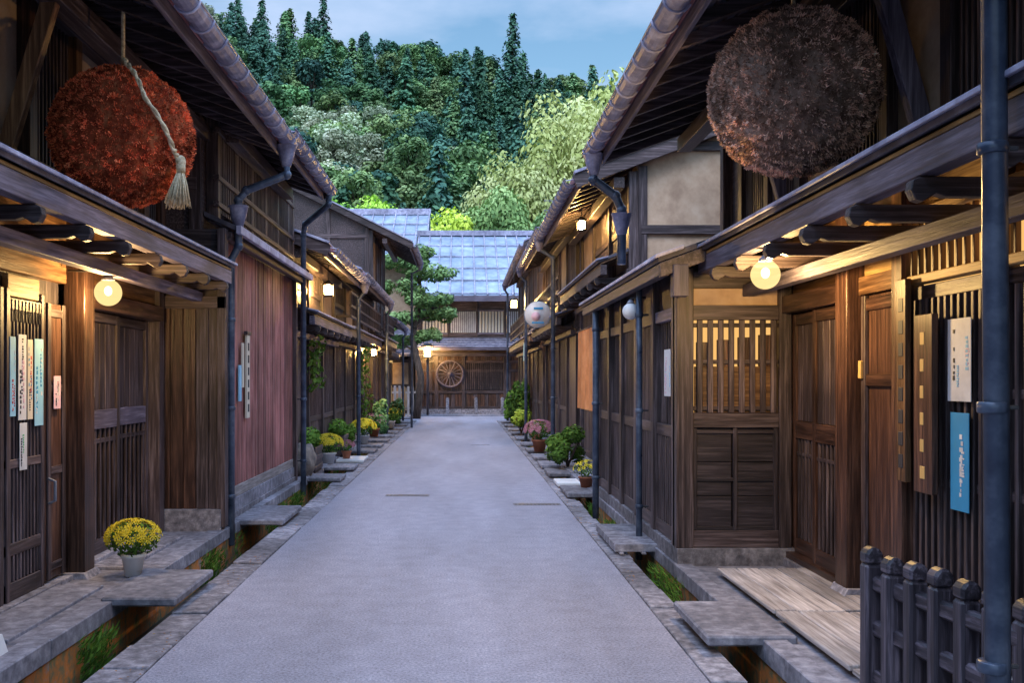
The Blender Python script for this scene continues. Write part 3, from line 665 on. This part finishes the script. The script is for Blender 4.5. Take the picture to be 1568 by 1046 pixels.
# ------------------------------------------------------------ lamps
def wall_lamp(x,y,z,r,wx,lit=True,power=120):
    g=G('wall_lamp'); s=1 if wx>x else -1
    g.ball('globe','globe_glass' if lit else 'white',(x,y,z),r,28,18)
    if lit: g.ball('bulb','bulb_core',(x,y,z+.012),(.028,.028,.036),14,10)
    g.tube('cap','pipegrey',[(x,y,z+r*.92),(x,y,z+r*1.05),(x,y,z+r*1.35)],[r*.5,r*.45,r*.2],14)
    g.tube('bracket','iron',[(x,y,z+r*1.3),(x,y,z+r*1.5),(x+s*.06,y,z+r*1.65),(wx,y,z+r*1.65)],.01,8)
    e=g.finish()
    if lit:
        L=bpy.data.lights.new('lamp_light','POINT'); L.energy=power; L.color=(1,.63,.23); L.shadow_soft_size=.05
        o=bpy.data.objects.new('lamp_light',L); scene.collection.objects.link(o); o.parent=e; o.location=Vector((x,y,z-.06))-e.location
wall_lamp(-2.65,7.33,2.245,.1,-2.95,power=95); wall_lamp(1.98,6.40,2.28,.095,2.66,power=120); wall_lamp(1.6,9.3,2.24,.08,1.74,lit=False)
def lantern(x,y,z,w,h,post=None,hang=None,name='hanging_lantern',mat='bulb_far'):
    g=G(name)
    g.box('light',mat,x-w*.3,x+w*.3,y-w*.3,y+w*.3,z-h*.35,z+h*.35)
    for a in (-1,1):
        for b in (-1,1): g.box('frame','dark',x+a*w*.5-.012,x+a*w*.5+.012,y+b*w*.5-.012,y+b*w*.5+.012,z-h*.5,z+h*.5)
    for q in (-.5,.5): 
        g.box('frame','dark',x-w*.55,x+w*.55,y-w*.55,y+w*.55,z+q*h-.015,z+q*h+.015)
    g.tube('roof_cap','iron',[(x,y,z+h*.53),(x,y,z+h*.85)],[w*.95,.02],4)
    if post: g.tube('post','dark_z',[(x,y,post),(x,y,z-h*.5)],.05,10)
    if hang: g.tube('hanger','iron',[(x,y,z+h*.8),(x,y,hang)],.01,6)
    g.finish()
lantern(-2.3,16.8,3.12,.14,.2,hang=3.6); lantern(1.85,15.2,3.98,.11,.16,hang=4.4); lantern(1.32,25,3.5,.16,.22,hang=4.6)
lantern(-1.5,42.3,2.75,.34,.5,post=-.05,name='street_lamp',mat='bulb_street')
lantern(-2.35,26,2.3,.13,.2,hang=2.7)
# ------------------------------------------------------------ shop sign, noren, antenna
g=G('round_shop_sign')
g.tube('disc','white',[(1.5,19.46,2.88),(1.5,19.54,2.88)],.26,32); g.tube('rim','blue',[(1.5,19.455,2.88),(1.5,19.545,2.88)],.27,32,False)
g.tube('emblem','pink',[(1.46,19.45,2.84),(1.46,19.46,2.84)],.09,20); g.box('emblem','blue',1.42,1.6,19.45,19.458,2.98,3.02); g.box('emblem','blue',1.38,1.62,19.45,19.458,2.7,2.73)
g.beam('bracket','iron',(1.5,19.5,3.15),(2.1,19.5,3.15),.03,.03); g.finish()
def cloth(name,mat,x,y0,y1,z0,z1):
    g=G(name); n=24
    vs=[];fs=[]
    for j in range(2):
        for i in range(n+1):
            y=y0+(y1-y0)*i/n; vs.append((x+.03*math.sin(i*1.1)*(.3+.7*(1-j)),y,z0+(z1-z0)*j))
    for i in range(n): fs.append((i,i+1,n+2+i,n+1+i))
    g.add('cloth',mat,vs,fs,.5,True); g.tube('rod','brown_y',[(x,y0-.08,z1+.01),(x,y1+.08,z1+.01)],.014,8); g.finish()
cloth('noren_curtain','noren',2.0,14.9,17.0,1.1,2.4); cloth('noren_curtain','cloth_blue',1.72,26,27.5,2.1,2.6)
g=G('tv_antenna'); x,y=3.6,36
g.tube('mast','pipegrey',[(x,y,5.6),(x,y,8.2)],.025,6)
for z in (8.15,7.8): g.tube('boom','pipegrey',[(x-.6,y,z),(x+.5,y,z)],.015,5)
for i in range(7):
    for z in (8.15,7.8): g.tube('elements','pipegrey',[(x-.55+i*.16,y-.3,z),(x-.55+i*.16,y+.3,z)],.01,4)
g.finish()
# ------------------------------------------------------------ plants & pots
def pot(x,y,z,pr,ph,R0,fl,pm='white',nl=700,nf=130,name='flower_pot',fr=.026):
    g=G(name)
    g.tube('pot',pm,[(x,y,z),(x,y,z+ph*.85),(x,y,z+ph*.86),(x,y,z+ph)],[pr*.72,pr,pr*1.12,pr*1.12],20); g.ball('soil','wet',(x,y,z+ph*.97),(pr*.95,pr*.95,.02),14,6)
    c=(x,y,z+ph+R0*.55)
    for _ in range(14): 
        a=R.uniform(0,6.28); g.tube('stems','leaf_garden',[(x,y,z+ph*.9),(x+math.cos(a)*R0*.5,y+math.sin(a)*R0*.5,c[2])],.004,4)
    g.clump('leaves','leaf_garden',c,(R0,R0,R0*.68),nl,R0*.17,.35)
    for _ in range(nf):
        d=Vector((R.gauss(0,1),R.gauss(0,1),abs(R.gauss(0,1))*.9)).normalized(); q=Vector((c[0]+d.x*R0*1.04,c[1]+d.y*R0*1.04,c[2]+d.z*R0*.74))
        u=d.cross(Vector((.3,.2,1))).normalized(); w=d.cross(u)
        for k in range(6):
            a=k*math.pi/3; e=u*math.cos(a)+w*math.sin(a); f=u*math.cos(a+.5)+w*math.sin(a+.5)
            g.add('flowers',fl,[tuple(q),tuple(q+e*fr),tuple(q+(e+f)*fr*.6+d*.006),tuple(q+f*fr)],[(0,1,2,3)],R.uniform(.3,1))
    g.finish()
pot(-2.52,7.5,.09,.085,.17,.205,'petal_yellow',nf=130)
pot(-2.38,17.4,.09,.13,.2,.26,'petal_yellow',nl=400,nf=150,fr=.035); pot(-2.3,22.8,.09,.13,.2,.3,'petal_yellow',nl=400,nf=150,fr=.04); pot(-2.2,18.6,.09,.09,.14,.16,'petal_pink','terracotta',200,60)
pot(1.6,20.3,.09,.15,.25,.32,'petal_pink','terracotta',400,170,fr=.04); pot(1.75,23.2,.09,.13,.2,.26,'petal_yellow','terracotta',300,60); pot(1.72,13.6,.09,.1,.15,.18,'petal_yellow','terracotta',300,30)
pot(-2.3,25.5,.09,.14,.22,.3,'petal_pink','terracotta',300,40); pot(-2.2,30,.09,.14,.22,.35,'petal_yellow','white',300,40)
def shrub(x,y,z,rad,n,sz,mat='leaf_garden',name='shrub'):
    g=G(name)
    for _ in range(6):
        a=R.uniform(0,6.28); g.tube('stems','bark',[(x,y,z),(x+math.cos(a)*rad[0]*.5,y+math.sin(a)*rad[1]*.5,z+rad[2]*1.1)],[.02,.008],5)
    for _ in range(9):
        c=(x+R.uniform(-.6,.6)*rad[0],y+R.uniform(-.6,.6)*rad[1],z+rad[2]*(.9+R.uniform(-.6,.6)))
        g.clump('leaves',mat,c,tuple(q*R.uniform(.35,.55) for q in rad),n//9,sz,R.uniform(.3,.65))
    g.finish()
shrub(1.78,16.6,.1,(.38,.5,.38),2400,.065); shrub(1.72,30,.1,(.4,.7,.9),1800,.12); shrub(1.62,27,.1,(.35,.5,.35),900,.09,'leaf_bright')
shrub(-2.35,27,.1,(.3,.6,.5),1300,.1,'leaf_broad'); shrub(-2.3,33,.1,(.35,.6,.6),1200,.12,'leaf_broad'); shrub(1.7,34,.1,(.3,.6,.5),900,.12,'leaf_garden')
shrub(-2.45,21,.1,(.2,.4,.3),900,.07,'leaf_garden')
g=G('climbing_vine')
for (x,y,z0,z1) in ((-2.42,23.6,.6,2.3),(-2.4,24.6,.9,2.5),(-2.45,16.3,1.5,2.2)):
    pts=[(x+.05*math.sin(i),y+.25*math.sin(i*1.7),z0+(z1-z0)*i/8) for i in range(9)]
    g.tube('vine_stem','bark',pts,.012,5)
    for p in pts: g.clump('leaves','leaf_garden',p,(.12,.3,.17),18,.11,.65)
g.finish()
g=G('planter_box',.005)
for (x,y) in ((-2.5,16.0),(-2.45,19.3)):
    g.box('box','darker',x-.15,x+.15,y-.4,y+.4,.09,.5)
    for z in (.12,.28,.42): g.box('box','dark',x-.165,x+.165,y-.415,y+.415,z,z+.08)
    g.clump('leaves','leaf_garden',(x,y,.62),(.2,.4,.2),400,.08,.5)
g.finish()
g=G('boulder'); g.ball('rock','rockmat',(-2.5,15.3,.3),(.24,.35,.28),28,18,.5,lambda d:1+.25*noise.noise(d*1.7)+.06*noise.noise(d*6)); g.finish()
# ------------------------------------------------------------ END HOUSE
H=G('merchant_house',.01)
x0,x1=-2.0,8; YF=43.6
H.prism('walls','dark',[(YF+.06,-.1),(YF+.06,5.3),(50.1,8.6),(56.5,5.3),(56.5,-.1)],x0,x1,'x')
ze=5.1; ye=42.6; yr=50.1; zr=8.8; sl=(zr-ze)/(yr-ye)
H.prism('roof','metalroof',[(ye,ze),(yr,zr),(yr,zr+.12),(ye,ze+.12)],x0-.25,x1+.3,'x'); H.prism('roof','metalroof',[(yr,zr),(57.6,ze),(57.6,ze+.12),(yr,zr+.12)],x0-.25,x1+.3,'x')
x=x0-.2
while x<x1+.3: H.beam('roof_battens','roofedge',(x,ye-.02,ze+.15),(x,yr,zr+.15),.06,.07); x+=.55
for i in range(6):
    y=ye+.1+(yr-ye-.2)*i/5; H.box('roof_battens','roofedge',x0-.3,x1+.3,y-.03,y+.03,ze+(y-ye)*sl+.15,ze+(y-ye)*sl+.2)
H.box('roof_battens','roofedge',x0-.3,x1+.3,yr-.2,yr+.2,zr+.1,zr+.36); H.box('roof_battens','beamgrey',x0-.3,x1+.3,ye-.06,ye-.0,ze-.14,ze+.12)
H.beam('roof_battens','dark',(x0-.28,ye,ze-.02),(x0-.28,yr,zr-.02),.06,.25)
x=x0
while x<x1: H.beam('rafters','darker',(x,ye+.02,ze-.06),(x,YF+.1,ze-.06+1.0*sl),.07,.1); x+=.4
H.box('facade','dark',x0,x1,YF-.02,YF+.06,3.3,5.1)
for i in range(8):
    a=x0+.2+i*1.25
    if i%2==0: 
        H.box('window','cream' if i<6 else 'darker',a,a+1.15,YF-.04,YF-.021,3.65,4.6)
        for k in range(9): H.box('lattice','dark',a+k*.14,a+k*.14+.035,YF-.07,YF-.045,3.65,4.6)
        H.box('window','beamgrey',a-.05,a+1.2,YF-.08,YF-.02,3.57,3.65); H.box('window','beamgrey',a-.05,a+1.2,YF-.08,YF-.02,4.6,4.67)
    else:
        H.box('window','white',a,a+1.15,YF-.04,YF-.021,3.65,4.6)
        for k in range(14): H.box('lattice','dark',a+k*.088,a+k*.088+.03,YF-.07,YF-.045,3.65,4.6)
    H.box('posts','dark',a-.1,a-.02,YF-.09,YF-.02,3.3,5.1)
H.prism('pent_roof','rooftop',[(YF-.95,2.92),(YF,3.35),(YF,3.42),(YF-.95,2.99)],x0-.2,x1+.2,'x'); H.box('pent_roof','beamgrey',x0-.2,x1+.2,YF-1.0,YF-.93,2.84,2.98)
for i in range(5): H.box('pent_roof','roofedge',x0-.2,x1+.2,YF-.9+i*.2,YF-.87+i*.2,3.0+i*.09,3.04+i*.09)
x=x0
while x<x1: H.beam('rafters','darker',(x,YF-.93,2.88),(x,YF+.05,3.3),.06,.08); x+=.45
H.box('pent_roof','beamgrey',x0-.1,x1+.1,YF-.12,YF-.02,2.6,2.75)
for i in range(60):
    a=x0+i*(x1-x0)/60; H.box('facade','brown' if i%3 else 'dark',a+.004,a+(x1-x0)/60-.004,YF-.0,YF+.05,.3,2.6)
for z in (.25,.95,1.9,2.3): H.box('facade','dark',x0,x1,YF-.05,YF-.005,z,z+.12)
for x in (x0,-1.15,.05,1.9,3.6,5.4,7.9): H.box('posts','dark',x-.08,x+.08,YF-.09,YF-.02,.0,2.6)
H.box('facade','darker',.15,1.8,YF-.03,YF-.008,1.1,2.3); 
for k in range(18): H.box('lattice','dark',.18+k*.09,.21+k*.09,YF-.075,YF-.04,1.08,2.3)
H.box('foundation','stone',x0,x1,YF-.12,YF+.1,-.05,.25)
H.finish()
g=G('cart_wheel')
c=Vector((-.55,YF-.14,1.82)); 
ring=lambda r:[(c.x+r*math.cos(t*math.pi/20),c.y,c.z+r*math.sin(t*math.pi/20)) for t in range(41)]
g.tube('rim','beamgrey_x',ring(.58),.045,8); g.tube('rim','dark_x',ring(.5),.02,6); g.tube('hub','beamgrey_x',[c+Vector((0,-.1,0)),c+Vector((0,.06,0))],.11,14)
for k in range(16):
    a=k*math.pi/8; g.beam('spokes','beamgrey',c,c+Vector((math.cos(a)*.56,0,math.sin(a)*.56)),.035,.04,up=(0,1,0))
g.finish()
for x in (-.65,.6,1.75):
    g=G('stone_post',.02); g.box('post','stone',x-.07,x+.07,42.9,43.04,-.05,.75); g.prism('post','stone',[(x-.07,.75),(x+.07,.75),(x,.8)],42.9,43.04); g.finish()
g=G('pavement'); g.box('paving','concrete',-6,9,42.0,43.5,-.3,.03); g.box('paving','concrete',-9,-2.0,38.5,42.0,-.3,.05); g.finish()
g=G('picket_fence',.006)
for i in range(16):
    x=-4.6+i*.18; g.box('pickets','honey' if i%3==0 else 'deck',x,x+.1,40,40.04,.05,1.3+R.uniform(-.03,.03))
for z in (.35,1.0): g.box('rails','deck',-4.7,-1.75,40.04,40.09,z,z+.08)
for x in (-4.7,-3.2,-1.8): g.box('posts','deck',x-.06,x+.06,40.04,40.16,.05,1.45)
g.finish()
H=G('garden_gate_house',.01)
H.box('walls','plaster',-7,-2.25,45.2,50,-.1,2.5); 
for x in (-7,-5.6,-4.2,-3.3,-2.4): H.box('posts','dark',x-.08,x+.08,45.1,45.2,-.1,2.6)
for z in (.0,1.2,2.35): H.box('posts','dark',-7,-2.3,45.12,45.19,z,z+.15)
H.prism('roof','rooftop',[(44.3,2.6),(47.6,3.9),(47.6,4.0),(44.3,2.7)],-7.3,-2.3,'x'); H.prism('roof','rooftop',[(47.6,3.9),(51,2.6),(51,2.7),(47.6,4.0)],-7.3,-2.3,'x')
for i in range(5): H.box('roof','roofedge',-7.35,-2.3,44.3+i*.6,44.36+i*.6,2.7+i*.236,2.78+i*.236)
H.finish()
H=G('metal_roof_house',.01)
H.prism('walls','plaster',[(51,0),(51,7.6),(56,10.4),(61,7.6),(61,0)],-9,-2.1,'x')
H.prism('roof','metalroof',[(50,7.6),(56,10.9),(56,11.05),(50,7.75)],-9.5,-1.85,'x'); H.prism('roof','metalroof',[(56,10.9),(62,7.6),(62,7.75),(56,11.05)],-9.5,-1.85,'x')
for i in range(13): x=-9.5+i*.635; H.beam('roof_battens','roofedge',(x,50,7.8),(x,56,11.1),.06,.07)
for i in range(5): y=50.1+i*1.4; H.box('roof_battens','roofedge',-9.5,-1.85,y,y+.06,7.8+(y-50)*.55,7.87+(y-50)*.55)
H.box('roof_battens','roofedge',-9.5,-1.8,55.8,56.2,11.0,11.3); H.box('roof_battens','dark',-9.5,-1.8,49.95,50.05,7.45,7.75)
H.finish()
# ------------------------------------------------------------ trees
def garden_pine(x,y,h,pads):
    g=G('pine_tree')
    tr=[(x,y,-.1),(x+.2,y,h*.25),(x-.15,y,h*.5),(x+.2,y+.1,h*.75),(x+.05,y,h*.97)]
    g.tube('trunk','bark',tr,[.17,.14,.12,.09,.04],8)
    for (dx,z,r) in pads:
        c=(x+dx,y+R.uniform(-.5,.5),z); g.tube('limbs','bark',[(x,y,z-.35),(x+dx*.5,c[1],z-.1),(c[0],c[1],z-.05)],[.06,.04,.02],5)
        for k in range(9):
            q=(c[0]+R.uniform(-.85,.85)*r,c[1]+R.uniform(-.6,.6)*r,c[2]+R.uniform(-.1,.2)); g.clump('needles','leaf_pine',q,(r*.5,r*.5,.23),160,.15,R.uniform(.4,.7),up=.9)
    g.finish()
garden_pine(-1.85,39.2,6.5,[(.1,6.6,.75),(-.5,6.2,.9),(.5,5.75,1.0),(-.75,5.2,1.0),(.45,4.75,.85),(.75,4.15,.75),(-.7,3.95,.9),(-.75,3.0,.75),(.45,3.3,.5)])
garden_pine(-4.3,43.2,4.6,[(0,4.6,.6),(.6,4.0,.7),(-.6,3.6,.8),(.6,3.0,.8),(-.7,2.5,.7)])
def conifer(name,mat,h,rad,n,seed,tip=.62):
    st=R.getstate(); R.seed(seed); g=G(name)
    g.tube('t','bark',[(0,0,-1),(0,0,h*.5),(0,0,h*.97)],[h*.018,h*.012,.03],6)
    nb=int(n)
    for i in range(nb):
        t=(i+R.random())/nb; t=t**.8; z=h*(.10+.88*t); r=rad*((1-t)**tip)*R.uniform(.55,1.15)+.1
        a=R.uniform(0,6.28); br=R.uniform(-.2,.2)
        m=max(2,int(r/.5))
        for k in range(m):
            f=(k+.7)/m; rr=r*f; zz=z-.25*rr+.1*R.uniform(-1,1)
            for q in range(2):
                c=(math.cos(a)*rr+R.uniform(-.35,.35)*(.4+f),math.sin(a)*rr+R.uniform(-.35,.35)*(.4+f),zz+R.uniform(-.25,.15))
                g.leaf('t',mat,c,(math.cos(a)*.9+R.uniform(-.5,.5),math.sin(a)*.9+R.uniform(-.5,.5),.8+R.uniform(-.4,.4)),R.uniform(.5,.85),.12+.6*f+br+R.uniform(-.15,.2),.6)
    me=g.mesh(name,g.parts['t']); R.setstate(st); return me
def broad(name,mat,h,rad,ncl,nl,ls,seed,droop=False):
    st=R.getstate(); R.seed(seed); g=G(name)
    g.tube('t','bark',[(0,0,-1),(.2,0,h*.3),(0,.1,h*.6)],[h*.025,h*.018,h*.008],6)
    for i in range(ncl):
        th=R.uniform(0,6.28); t=R.random(); z=h*(.35+.6*t); rr=rad*math.sqrt(max(0,1-((t-.4)/.65)**2))*R.uniform(.35,.95)
        c=(math.cos(th)*rr,math.sin(th)*rr,z); cr=rad*R.uniform(.2,.38); bs=R.uniform(.25,.65)
        g.tube('t','bark',[(0,0,h*.35),(c[0]*.9,c[1]*.9,c[2])],[h*.007,.03],4)
        if droop:
            for _ in range(nl):
                a=R.uniform(0,6.28); q=cr*math.sqrt(R.random()); dz=R.random()**1.3*cr*1.5
                g.leaf('t',mat,(c[0]+math.cos(a)*q,c[1]+math.sin(a)*q,c[2]+cr*.4-dz+(1-(q/cr)**2)*cr*.5),(math.cos(a)*q/cr+R.uniform(-.3,.3),math.sin(a)*q/cr+R.uniform(-.3,.3),.6-dz/cr*.4),ls*R.uniform(.6,1.3),bs+.25-dz*.14+R.uniform(-.12,.15),.5)
        else: g.clump('t',mat,c,(cr,cr,cr*.8),nl,ls,bs,up=.5)
    me=g.mesh(name,g.parts['t']); R.setstate(st); return me
con=[conifer('cedar_a','leaf_conifer',15,3.7,250,1,.7),conifer('cedar_b','leaf_conifer',13,4.0,230,2,.6),conifer('cedar_c','leaf_conifer2',14,3.6,240,3,.65),conifer('cedar_d','leaf_conifer',17,3.6,270,8,.75)]
brd=[broad('oak_a','leaf_broad',10,4.2,30,85,.7,4),broad('oak_b','leaf_broad',11,4.8,32,90,.7,5),broad('oak_c','leaf_conifer2',10,4.4,32,85,.7,9),broad('oak_d','leaf_conifer',11,4.6,32,85,.7,10)]
pal=[broad('pale_a','leaf_pale',11,4.6,36,100,.6,6)]
def hz(x,y):
    rx=max(-120,min(90,x)); ridge=82-.21*(rx+52)
    if x<-52: ridge=82+.1*(-52-x)
    t=max(0,min(1,(y-92)/150)); z=1+(ridge)*(t**1.1)
    if y>242: z-= (y-242)*.35
    return z+4*noise.noise(Vector((x*.02,y*.02,3)))
g=G('hill'); nx,ny=50,44; vs=[];fs=[]
for j in range(ny+1):
    for i in range(nx+1):
        x=-220+440*i/nx; y=86+230*j/ny; vs.append((x,y,hz(x,y) if y>90 else -.4))
for j in range(ny):
    for i in range(nx): a=j*(nx+1)+i; fs.append((a,a+1,a+nx+2,a+nx+1))
g.add('hill','hillmat',vs,fs,.5,True); g.finish()
par=bpy.data.objects.new('forest',None); scene.collection.objects.link(par)
def put(me,x,y,z,s,parent=par,sz=1):
    o=bpy.data.objects.new('tree',me); scene.collection.objects.link(o); o.parent=parent; o.location=(x,y,z); o.scale=(s,s,s*sz); o.rotation_euler=(0,0,R.uniform(0,6.28))
y=96
while y<254:
    x=-95+R.uniform(0,4)
    while x<78:
        if -.46*y-10<x<.27*y+10:
            xx=x+R.uniform(-1.8,1.8); yy=y+R.uniform(-2,2); nn=noise.noise(Vector((xx*.035+4,yy*.03,7)))+R.uniform(-.2,.2)
            px=xx/yy; left=px<-.11
            t=(yy-95)/150
            if nn>(-.02 if left else .14): me=R.choice(brd)
            else: me=R.choice(con)
            if -.165<px<-.085 and .32<t<.6 and R.random()<.85: me=pal[0]
            if R.random()<.015: me=pal[0]
            put(me,xx,yy,hz(xx,yy)-.5,R.uniform(.75,1.15) if me not in con else R.uniform(.6,1.15),sz=R.uniform(.85,1.1))
        x+=R.uniform(5.2,7.2)
    y+=5.9
def single(name,me,x,y,z,s,sz=1):
    o=bpy.data.objects.new(name,me); scene.collection.objects.link(o); o.location=(x,y,z); o.scale=(s,s,s*sz); o.rotation_euler=(0,0,R.uniform(0,6.28))
wil=broad('willow','leaf_willow',13,5.2,48,380,.34,21,True)
brt=broad('maple','leaf_bright',9,4.2,40,300,.3,22); grn=broad('garden_tree','leaf_pine',8,4.0,36,300,.28,23)
single('willow_tree',wil,10.2,86,0,1.3,1.5); single('willow_tree',wil,5.6,83,0,1.05,1.45); single('willow_tree',wil,15,90,1,1.3,1.6)
single('tall_cedar_tree',con[3],12,234,66,1.25,1.1)
for (x,y,s,z) in ((-7.3,70,1.0,1.6),(-10.5,72,1.0,1.6),(-13.5,70,1.1,1.5)): single('maple_tree',brt,x,y,-.3,s,z)
for (x,y,s,z) in ((2.2,68,1.05,1.75),(5.4,70,1.0,1.65),(-1.2,66,.9,1.6),(8.2,66,1.1,1.5)): single('garden_tree',grn if x!=-1.2 else brt,x,y,-.3,s,z)
for (x,y,s,z) in ((-5,82,1.1,1.3),(-14,84,1.1,1.4),(0,84,1.0,1.4),(18,80,1.1,1.2),(-20,80,1.2,1.3)): single('oak_tree',brd[0],x,y,-.3,s,z)
# ------------------------------------------------------------ world, sun, camera
w=bpy.data.worlds.new('World'); scene.world=w; w.use_nodes=True; nt=w.node_tree; N=nt.nodes; bg=N['Background']
sky=N.new('ShaderNodeTexSky'); sky.sky_type='NISHITA'; sky.sun_disc=False
el=math.radians(52); rot=math.radians(190); sky.sun_elevation=el; sky.sun_rotation=rot; sky.air_density=1.6; sky.dust_density=.6
tc=N.new('ShaderNodeTexCoord'); mp=N.new('ShaderNodeMapping'); mp.inputs['Scale'].default_value=(1,1,2.6); lk(nt,tc.outputs['Generated'],mp.inputs[0])
n=N.new('ShaderNodeTexNoise'); n.inputs['Scale'].default_value=4.2; n.inputs['Detail'].default_value=7; n.inputs['Roughness'].default_value=.52; lk(nt,mp.outputs[0],n.inputs['Vector'])
cr=N.new('ShaderNodeValToRGB'); cr.color_ramp.elements[0].position=.38; cr.color_ramp.elements[0].color=(.0,.0,.0,1); cr.color_ramp.elements[1].position=.64; cr.color_ramp.elements[1].color=(.85,.85,.85,1)
lk(nt,n.outputs['Fac'],cr.inputs[0])
tint=N.new('ShaderNodeVectorMath'); tint.operation='MULTIPLY'; lk(nt,sky.outputs[0],tint.inputs[0]); tint.inputs[1].default_value=(.66,.86,1.02)
mx=N.new('ShaderNodeMix'); mx.data_type='RGBA'; lk(nt,cr.outputs[0],mx.inputs['Factor']); lk(nt,tint.outputs[0],mx.inputs['A']); mx.inputs['B'].default_value=(4.3,5.25,7.2,1)
sp=N.new('ShaderNodeSeparateXYZ'); lk(nt,tc.outputs['Generated'],sp.inputs[0])
zr_=N.new('ShaderNodeMapRange'); zr_.interpolation_type='SMOOTHSTEP'; zr_.inputs[1].default_value=.33; zr_.inputs[2].default_value=.85; zr_.inputs[3].default_value=1.0; zr_.inputs[4].default_value=3.9
lk(nt,sp.outputs['Z'],zr_.inputs[0])
vm=N.new('ShaderNodeVectorMath'); vm.operation='SCALE'; lk(nt,mx.outputs['Result'],vm.inputs[0]); lk(nt,zr_.outputs[0],vm.inputs['Scale'])
lk(nt,vm.outputs[0],bg.inputs['Color']); bg.inputs['Strength'].default_value=.15
L=bpy.data.lights.new('Sun','SUN'); L.energy=1.3; L.angle=math.radians(30); L.color=(1,.94,.95); so=bpy.data.objects.new('Sun',L); scene.collection.objects.link(so)
D=Vector((math.sin(rot)*math.cos(el),math.cos(rot)*math.cos(el),math.sin(el))); so.rotation_euler=D.to_track_quat('Z','Y').to_euler()
cam=bpy.data.cameras.new('Camera'); co=bpy.data.objects.new('Camera',cam); scene.collection.objects.link(co); scene.camera=co
co.location=(0,0,1.6); co.rotation_euler=(math.pi/2,0,0); cam.sensor_width=36; cam.lens=34.44; cam.shift_x=.0485; cam.shift_y=.0364; cam.clip_end=3000; cam.clip_start=.05
scene.view_settings.view_transform='Standard'; scene.view_settings.look='None'; scene.view_settings.exposure=0
